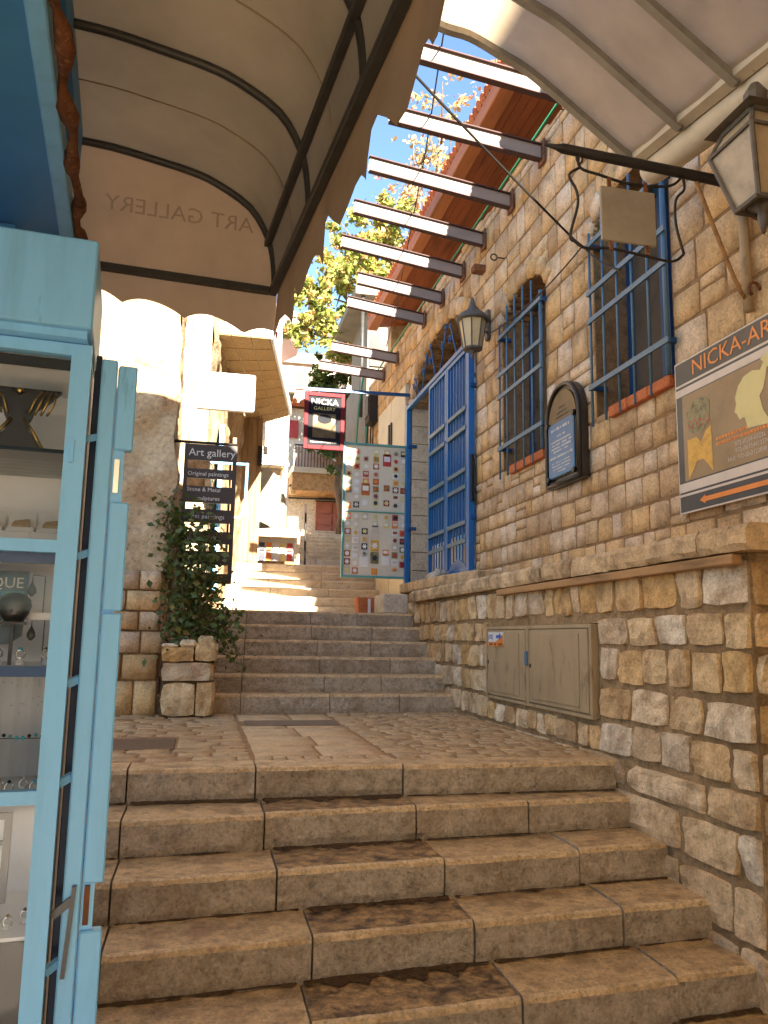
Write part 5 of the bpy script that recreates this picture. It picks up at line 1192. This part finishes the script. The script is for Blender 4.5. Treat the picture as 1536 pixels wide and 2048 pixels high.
for i in range(n):
    for j in range(5): gc.f.append((i*6+j, (i+1)*6+j, (i+1)*6+j+1, i*6+j+1)); gc.m.append(0)
tag(gc.build('hanging_cloth', 'grey_cloth', smooth=True), 'grey cloth hung up like a tent beyond the shed', 'cloth')
m = MB(); m.tube([(0.80, 13.5, 3.44), (0.62, 12.9, 2.9)], 0.006, 5); m.tube([(0.95, 13.5, 3.43), (1.45, 13.6, 3.9)], 0.006, 5); m.tube([(1.29, 13.5, 3.2), (1.36, 14.2, 3.3)], 0.006, 5); tag(m.build('cloth_line', 'cable_black'), 'thin lines holding up the grey cloth', 'line')

ks = thing('market_stall', 'low tan stall with paper goods at the top of the sunny steps', 'stall', (1.08, 13.0, 1.69))
m = MB(); m.prism([(0.66, 12.98, 2.20), (0.72, 12.98, 2.30), (1.10, 12.98, 2.345), (1.50, 12.98, 2.30), (1.50, 12.98, 2.20)], (0, 0.5, 0)); m.build('hood', 'cream_metal', ks)
m = MB()
for a in (0.68, 1.46): m.box(a, a+0.04, 12.98, 13.02, 1.69, 2.20)
m.build('post', 'cream_metal', ks)
m = MB(); m.box(0.72, 1.46, 13.30, 13.34, 1.69, 2.2); m.build('back', 'box_white', ks)
m = MB(); m.box(0.72, 1.46, 13.0, 13.3, 1.69, 1.80); m.build('counter', 'old_wood', ks)
for i in range(12):
    x0 = 0.75+0.115*(i % 6); z0 = 1.83+0.17*(i//6); m = MB(); m.box(x0, x0+0.09, 13.27, 13.295, z0, z0+0.13); m.build('paper', ['poster_white', 'red', 'pale_yellow', 'box_white', 'orange', 'poster_dark'][(i*5) % 6], ks)
m = MB(); m.tube([(1.58, 12.9, 1.69), (1.57, 12.9, 2.75)], 0.018, 7); tag(m.build('thin_pole', 'iron', smooth=True), 'thin dark pole standing beside the market stall', 'pole')

# ------------------------------------------------------------------ far end of the lane
fb = thing('balcony_house', 'white house closing the lane with railed balcony and red door', 'building', (3.5, 21, 3.1))
m = MB(); m.box(1.3, 7.5, 20.3, 25, 2.9, 6.5); m.build('wall', 'whitewash', fb)
m = MB(); m.prism([(1.1, 20.0, 6.5), (7.7, 20.0, 6.5), (7.7, 20.0, 6.58), (1.1, 20.0, 6.58)], (0, 5, 0.9)); rf2 = m.build('roof', 'terracotta', fb)
for i in range(22): m = MB(); m.tube([(1.2+0.28*i, 19.95, 6.60), (1.2+0.28*i, 20.6, 6.74)], 0.09, 7); m.build('roof_tile', 'terracotta', rf2)
m = MB(); m.box(1.98, 6.5, 19.3, 20.3, 4.60, 4.74); bl = m.build('balcony', 'cream_metal', fb)
m = MB(); m.box(2.0, 6.5, 19.35, 20.3, 4.16, 4.595); m.build('timber_soffit', 'old_wood', bl)
for i in range(24): x0 = 2.06+0.078*i; m = MB(); m.tube([(x0, 19.35, 4.74), (x0, 19.35, 5.30)], 0.012, 5); m.build('baluster', 'maroon', bl)
m = MB(); m.tube([(2.02, 19.35, 5.30), (6.4, 19.35, 5.30)], 0.02, 6); m.build('handrail', 'iron', bl)
m = MB(); m.box(2.02, 6.4, 19.37, 19.38, 4.76, 5.25); m.build('rail_screen', 'cream_metal', bl)
m = MB(); m.tube([(2.34, 19.25, 5.26), (3.45, 19.25, 4.76)], 0.025, 6); m.build('white_rail', 'white_paint', bl)
m = MB(); m.box(2.73, 3.55, 20.22, 20.3, 3.1, 4.05); dr = m.build('door', 'door_red', fb)
for i in range(3):
    for j in range(2): m = MB(); m.box(2.77+0.4*j, 3.12+0.4*j, 20.19, 20.22, 3.15+0.3*i, 3.40+0.3*i); m.build('panel', 'door_red', dr)
m = MB(); m.tube([(2.0, 20.2, 4.10), (4.2, 20.2, 4.14)], 0.02, 6); m.tube([(2.7, 20.2, 4.06), (4.2, 20.2, 4.07)], 0.015, 6); m.build('pipe', 'iron', fb)
m = MB(); m.box(1.92, 2.2, 20.2, 20.29, 5.7, 6.15); m.build('shutter', 'red', fb)
for (x0, x1, z0, z1) in ((3.0, 3.6, 5.2, 6.2), (4.2, 4.8, 5.2, 6.2)): m = MB(); m.box(x0, x1, 20.25, 20.3, z0, z1); m.build('window', 'dark_pane', fb)
fl = thing('far_lantern', 'small pale wall lantern under the far balcony', 'lamp', (2.05, 19.6, 4.05))
m = MB(); m.lathe((2.05, 19.6, 4.08), [(0.06, 0), (0.1, 0.2)], 8); m.build('lamp_glass', 'lamp_glass', fl)
m = MB(); m.lathe((2.05, 19.6, 4.28), [(0.13, 0), (0.09, 0.05), (0.03, 0.08)], 8); m.tube([(2.05, 19.6, 4.36), (2.05, 20.2, 4.40)], 0.015, 6); m.build('cap', 'iron', fl)
fp = random.Random(8)
for i, px in enumerate((2.75, 3.15)):
    t = thing('flower_pot', 'pot of pale flowers on the far balcony, %s one' % ('left', 'right')[i], 'plant', (px, 19.5, 4.75), 'flower pots on the far balcony')
    m = MB(); m.lathe((px, 19.5, 4.75), [(0.08, 0), (0.11, 0.2)], 10); m.build('pot', 'terracotta', t)
    m = MB()
    for q in range(120): leafquad(m, Vector((px+fp.gauss(0, .11), 19.45+fp.gauss(0, .08), 5.06+fp.gauss(0, .09))), 0.07, fp)
    m.build('foliage', 'leaf_autumn', t, recalc=False)
ff = thing('hill_house', 'white flat-roofed house high up behind the far balcony', 'building', (3, 28, 3))
m = MB(); m.box(1.9, 5.2, 26.0, 31, 3.0, 9.7); m.build('wall', 'whitewash', ff)
m = MB(); m.box(1.8, 5.3, 25.85, 31, 9.7, 10.05); m.build('parapet', 'concrete', ff)
for (x0, z0) in ((2.75, 8.9), (3.9, 8.9), (2.75, 7.3)):
    m = MB(); m.box(x0, x0+0.52, 25.95, 26.0, z0, z0+0.52); w = m.build('window', 'dark_pane', ff); m = MB(); m.box(x0-0.05, x0+0.57, 25.9, 26.0, z0-0.06, z0); m.build('sill', 'white_paint', w)
rt2 = thing('red_eave_house', 'distant house with dark red eave rising at left of the sky gap', 'building', (0.5, 22, 3))
m = MB(); m.box(-3.5, 1.75, 21.6, 24, 3, 8.9); m.build('wall', 'concrete', rt2)
m = MB(); m.prism([(1.75, 21.2, 8.9), (2.5, 21.2, 9.35), (2.4, 21.2, 9.45), (-1.0, 21.2, 10.6), (-4.2, 21.2, 9.2), (-3.6, 21.2, 8.9)], (0, 3, 0)); m.build('roof', 'maroon', rt2)
at = thing('roof_antenna', 'thin television antenna against the sky beside the white pole', 'antenna', (2.25, 26.2, 10.05))
m = MB(); m.tube([(2.25, 26.2, 10.05), (2.22, 26.2, 11.3)], 0.025, 6); m.build('mast', 'iron', at)
for i in range(4): m = MB(); m.tube([(2.0, 26.2, 10.5+0.2*i), (2.5-0.04*i, 26.2, 10.52+0.2*i)], 0.015, 5); m.build('element', 'iron', at)
m = MB(); m.tube([(1.055, 13.0, 4.3), (1.05, 13.0, 6.3)], 0.04, 10); tag(m.build('white_pole', 'white_paint', smooth=True), 'short white pole standing above the balcony slab', 'pole')

gb = thing('beige_house', 'beige house with thin post and porch slab behind the stone house', 'building', (3.5, 14.5, 1.7))
m = MB(); m.box(2.78, 4.5, 14.1, 16.3, 1.6, 5.6); m.build('wall', 'concrete', gb)
m = MB(); m.box(2.88, 4.5, 14.6, 16.3, 5.6, 6.95); m.build('upper_wall', 'concrete', gb)
m = MB(); m.box(2.50, 4.6, 13.9, 16.4, 6.95, 7.1); m.build('roof_slab', 'concrete', gb)
m = MB(); m.tube([(2.66, 14.0, 4.6), (2.66, 14.0, 6.95)], 0.035, 8); m.build('post', 'pipe_grey', gb, smooth=True)
m = MB(); m.box(2.92, 3.4, 14.56, 14.6, 5.8, 6.8); m.build('window', 'dark_pane', gb)
m = MB(); m.tube([(2.78, 14.08, 4.9), (2.78, 14.08, 2.0)], 0.02, 6); m.build('drain_pipe', 'cable_green', gb)

# things along the far right wall
mc = thing('metal_cupboard', 'cream metal two-door cupboard on the wall beyond the display board', 'cupboard', (2.46, 10.6, 0.86))
for (a, b) in ((9.76, 10.56), (10.58, 11.40)):
    m = MB(); m.box(2.44, 2.5, a, b, 0.9, 3.88); d = m.build('door', 'cream_metal', mc, bevel=0.006)
    m = MB(); m.box(2.42, 2.44, (b-0.08 if a < 10 else a+0.03), (b-0.03 if a < 10 else a+0.08), 3.2, 3.55); m.build('handle', 'iron', d)
me_ = thing('electric_meter', 'dark electric meter box with hanging cables on the far end of the house', 'meter', (2.4, 11.9, 3.85))
m = MB(); m.box(2.36, 2.5, 11.72, 12.05, 3.9, 4.35); m.build('box', 'dark', me_, bevel=0.01)
m = MB(); m.box(2.345, 2.36, 11.76, 12.01, 4.0, 4.3); m.build('cover', 'iron', me_)
m = MB(); m.tube([(2.44, 11.8, 3.9), (2.43, 11.75, 3.6), (2.45, 11.9, 3.4), (2.46, 12.1, 3.7), (2.45, 12.0, 3.92)], 0.012, 6); m.tube([(2.44, 12.1, 4.3), (2.45, 12.35, 3.6), (2.46, 12.4, 2.4)], 0.012, 6); m.build('cable', 'cable_black', me_, smooth=True)
m = MB(); m.tube([(2.42, 12.5, 4.95), (2.36, 12.6, 4.4), (2.34, 12.7, 3.6), (2.34, 12.7, 1.7)], 0.015, 6); tag(m.build('green_hose', 'cable_green', smooth=True), 'green hose hanging down at the far corner of the stone house', 'hose')
op = thing('planter_box', 'orange clay planter box at the top of the upper steps', 'planter', (1.85, 8.85, 0.85))
m = MB(); m.prism([(1.70, 8.8, 0.85), (2.02, 8.8, 0.85), (2.04, 8.8, 1.045), (1.68, 8.8, 1.045)], (0, 0.22, 0)); m.build('box', 'terracotta', op, bevel=0.01)
m = MB(); m.box(1.80, 1.83, 8.79, 8.80, 0.86, 1.03); m.build('stripe', 'white_paint', op)
# ------------------------------------------------------------------ trees
def tree(name, label, base, fork, blobs, mats, nleaf, ls, seed, limb=0.09):
    r = random.Random(seed); t = thing(name, label, 'tree', base)
    m = MB(); b, f = Vector(base), Vector(fork); m.tube([b, b.lerp(f, 0.4)+Vector((0.08, 0, 0)), b.lerp(f, 0.75)-Vector((0.06, 0, 0)), f], [limb*2.2, limb*1.8, limb*1.5, limb*1.3], 10); m.build('trunk', 'bark', t, smooth=True)
    m = MB()
    for (c, rad, w, mi) in blobs:
        c = Vector(c); md = f.lerp(c, 0.55)+Vector((r.gauss(0, .15), r.gauss(0, .15), 0.2)); m.tube([f, md, c], [limb, limb*0.55, limb*0.2], 7)
        for q in range(4):
            e = c+Vector((r.gauss(0, 1), r.gauss(0, 1), r.gauss(0, 0.8)))*rad*0.6; m.tube([md.lerp(c, r.uniform(0.3, 0.9)), e], [limb*0.3, limb*0.08], 5)
    m.build('limb', 'bark', t, smooth=True)
    tot = sum(w for _, _, w, _ in blobs)
    for gi, mt in enumerate(mats):
        m = MB()
        for (c, rad, w, mi) in blobs:
            if mi != gi: continue
            n = int(nleaf*w/tot); cl = [(Vector(c)+Vector((r.gauss(0, .55), r.gauss(0, .55), r.gauss(0, .45)))*rad, r.uniform(0.12, 0.34)*rad) for _ in range(26)]
            for i in range(n):
                cc, cr = r.choice(cl); p = cc+Vector((r.gauss(0, .5), r.gauss(0, .5), r.gauss(0, .4)))*cr; leafquad(m, p, ls*r.uniform(0.6, 1.3), r, droop=0.5)
        if m.v: m.build('crown', mt, t, recalc=False)
    return t
tree('autumn_tree', 'tall tree with green and orange autumn leaves rising behind the house roof', (4.6, 17.3, 2.0), (4.4, 17.2, 6.6),
     [((2.1, 16.8, 7.5), 0.62, 1.3, 0), ((2.5, 17.0, 8.6), 0.75, 1.6, 0), ((3.0, 17.0, 9.7), 0.8, 1.5, 0), ((2.7, 16.8, 6.9), 0.5, 0.7, 0), ((3.4, 17.0, 8.6), 0.75, 1.2, 0), ((3.9, 17.2, 10.0), 0.8, 1.1, 0), ((3.3, 17.0, 7.6), 0.7, 1.0, 0),
      ((4.6, 17.2, 11.0), 0.8, 0.28, 1), ((5.3, 17.2, 11.8), 0.85, 0.3, 1), ((5.2, 17.0, 13.0), 0.8, 0.2, 1), ((6.4, 17.2, 13.2), 0.8, 0.28, 1), ((6.3, 17.0, 14.3), 0.6, 0.10, 1), ((4.6, 17.0, 12.2), 0.5, 0.07, 1), ((6.9, 17.4, 12.4), 0.8, 0.4, 1)],
     ['leaf_autumn', 'leaf_rusty'], 17000, 0.135, 101, 0.10)
tree('shade_tree', 'dark green tree between the far balcony and the stone house', (3.05, 18.4, 2.7), (3.0, 18.3, 4.6),
     [((2.75, 18.2, 5.2), 0.5, 1, 0), ((3.2, 18.2, 6.0), 0.55, 1, 0), ((2.9, 18.2, 6.8), 0.5, 0.9, 0), ((3.4, 18.3, 5.2), 0.5, 0.8, 0), ((2.6, 18.2, 6.3), 0.35, 0.5, 0)], ['leaf_green'], 7000, 0.13, 55, 0.06)
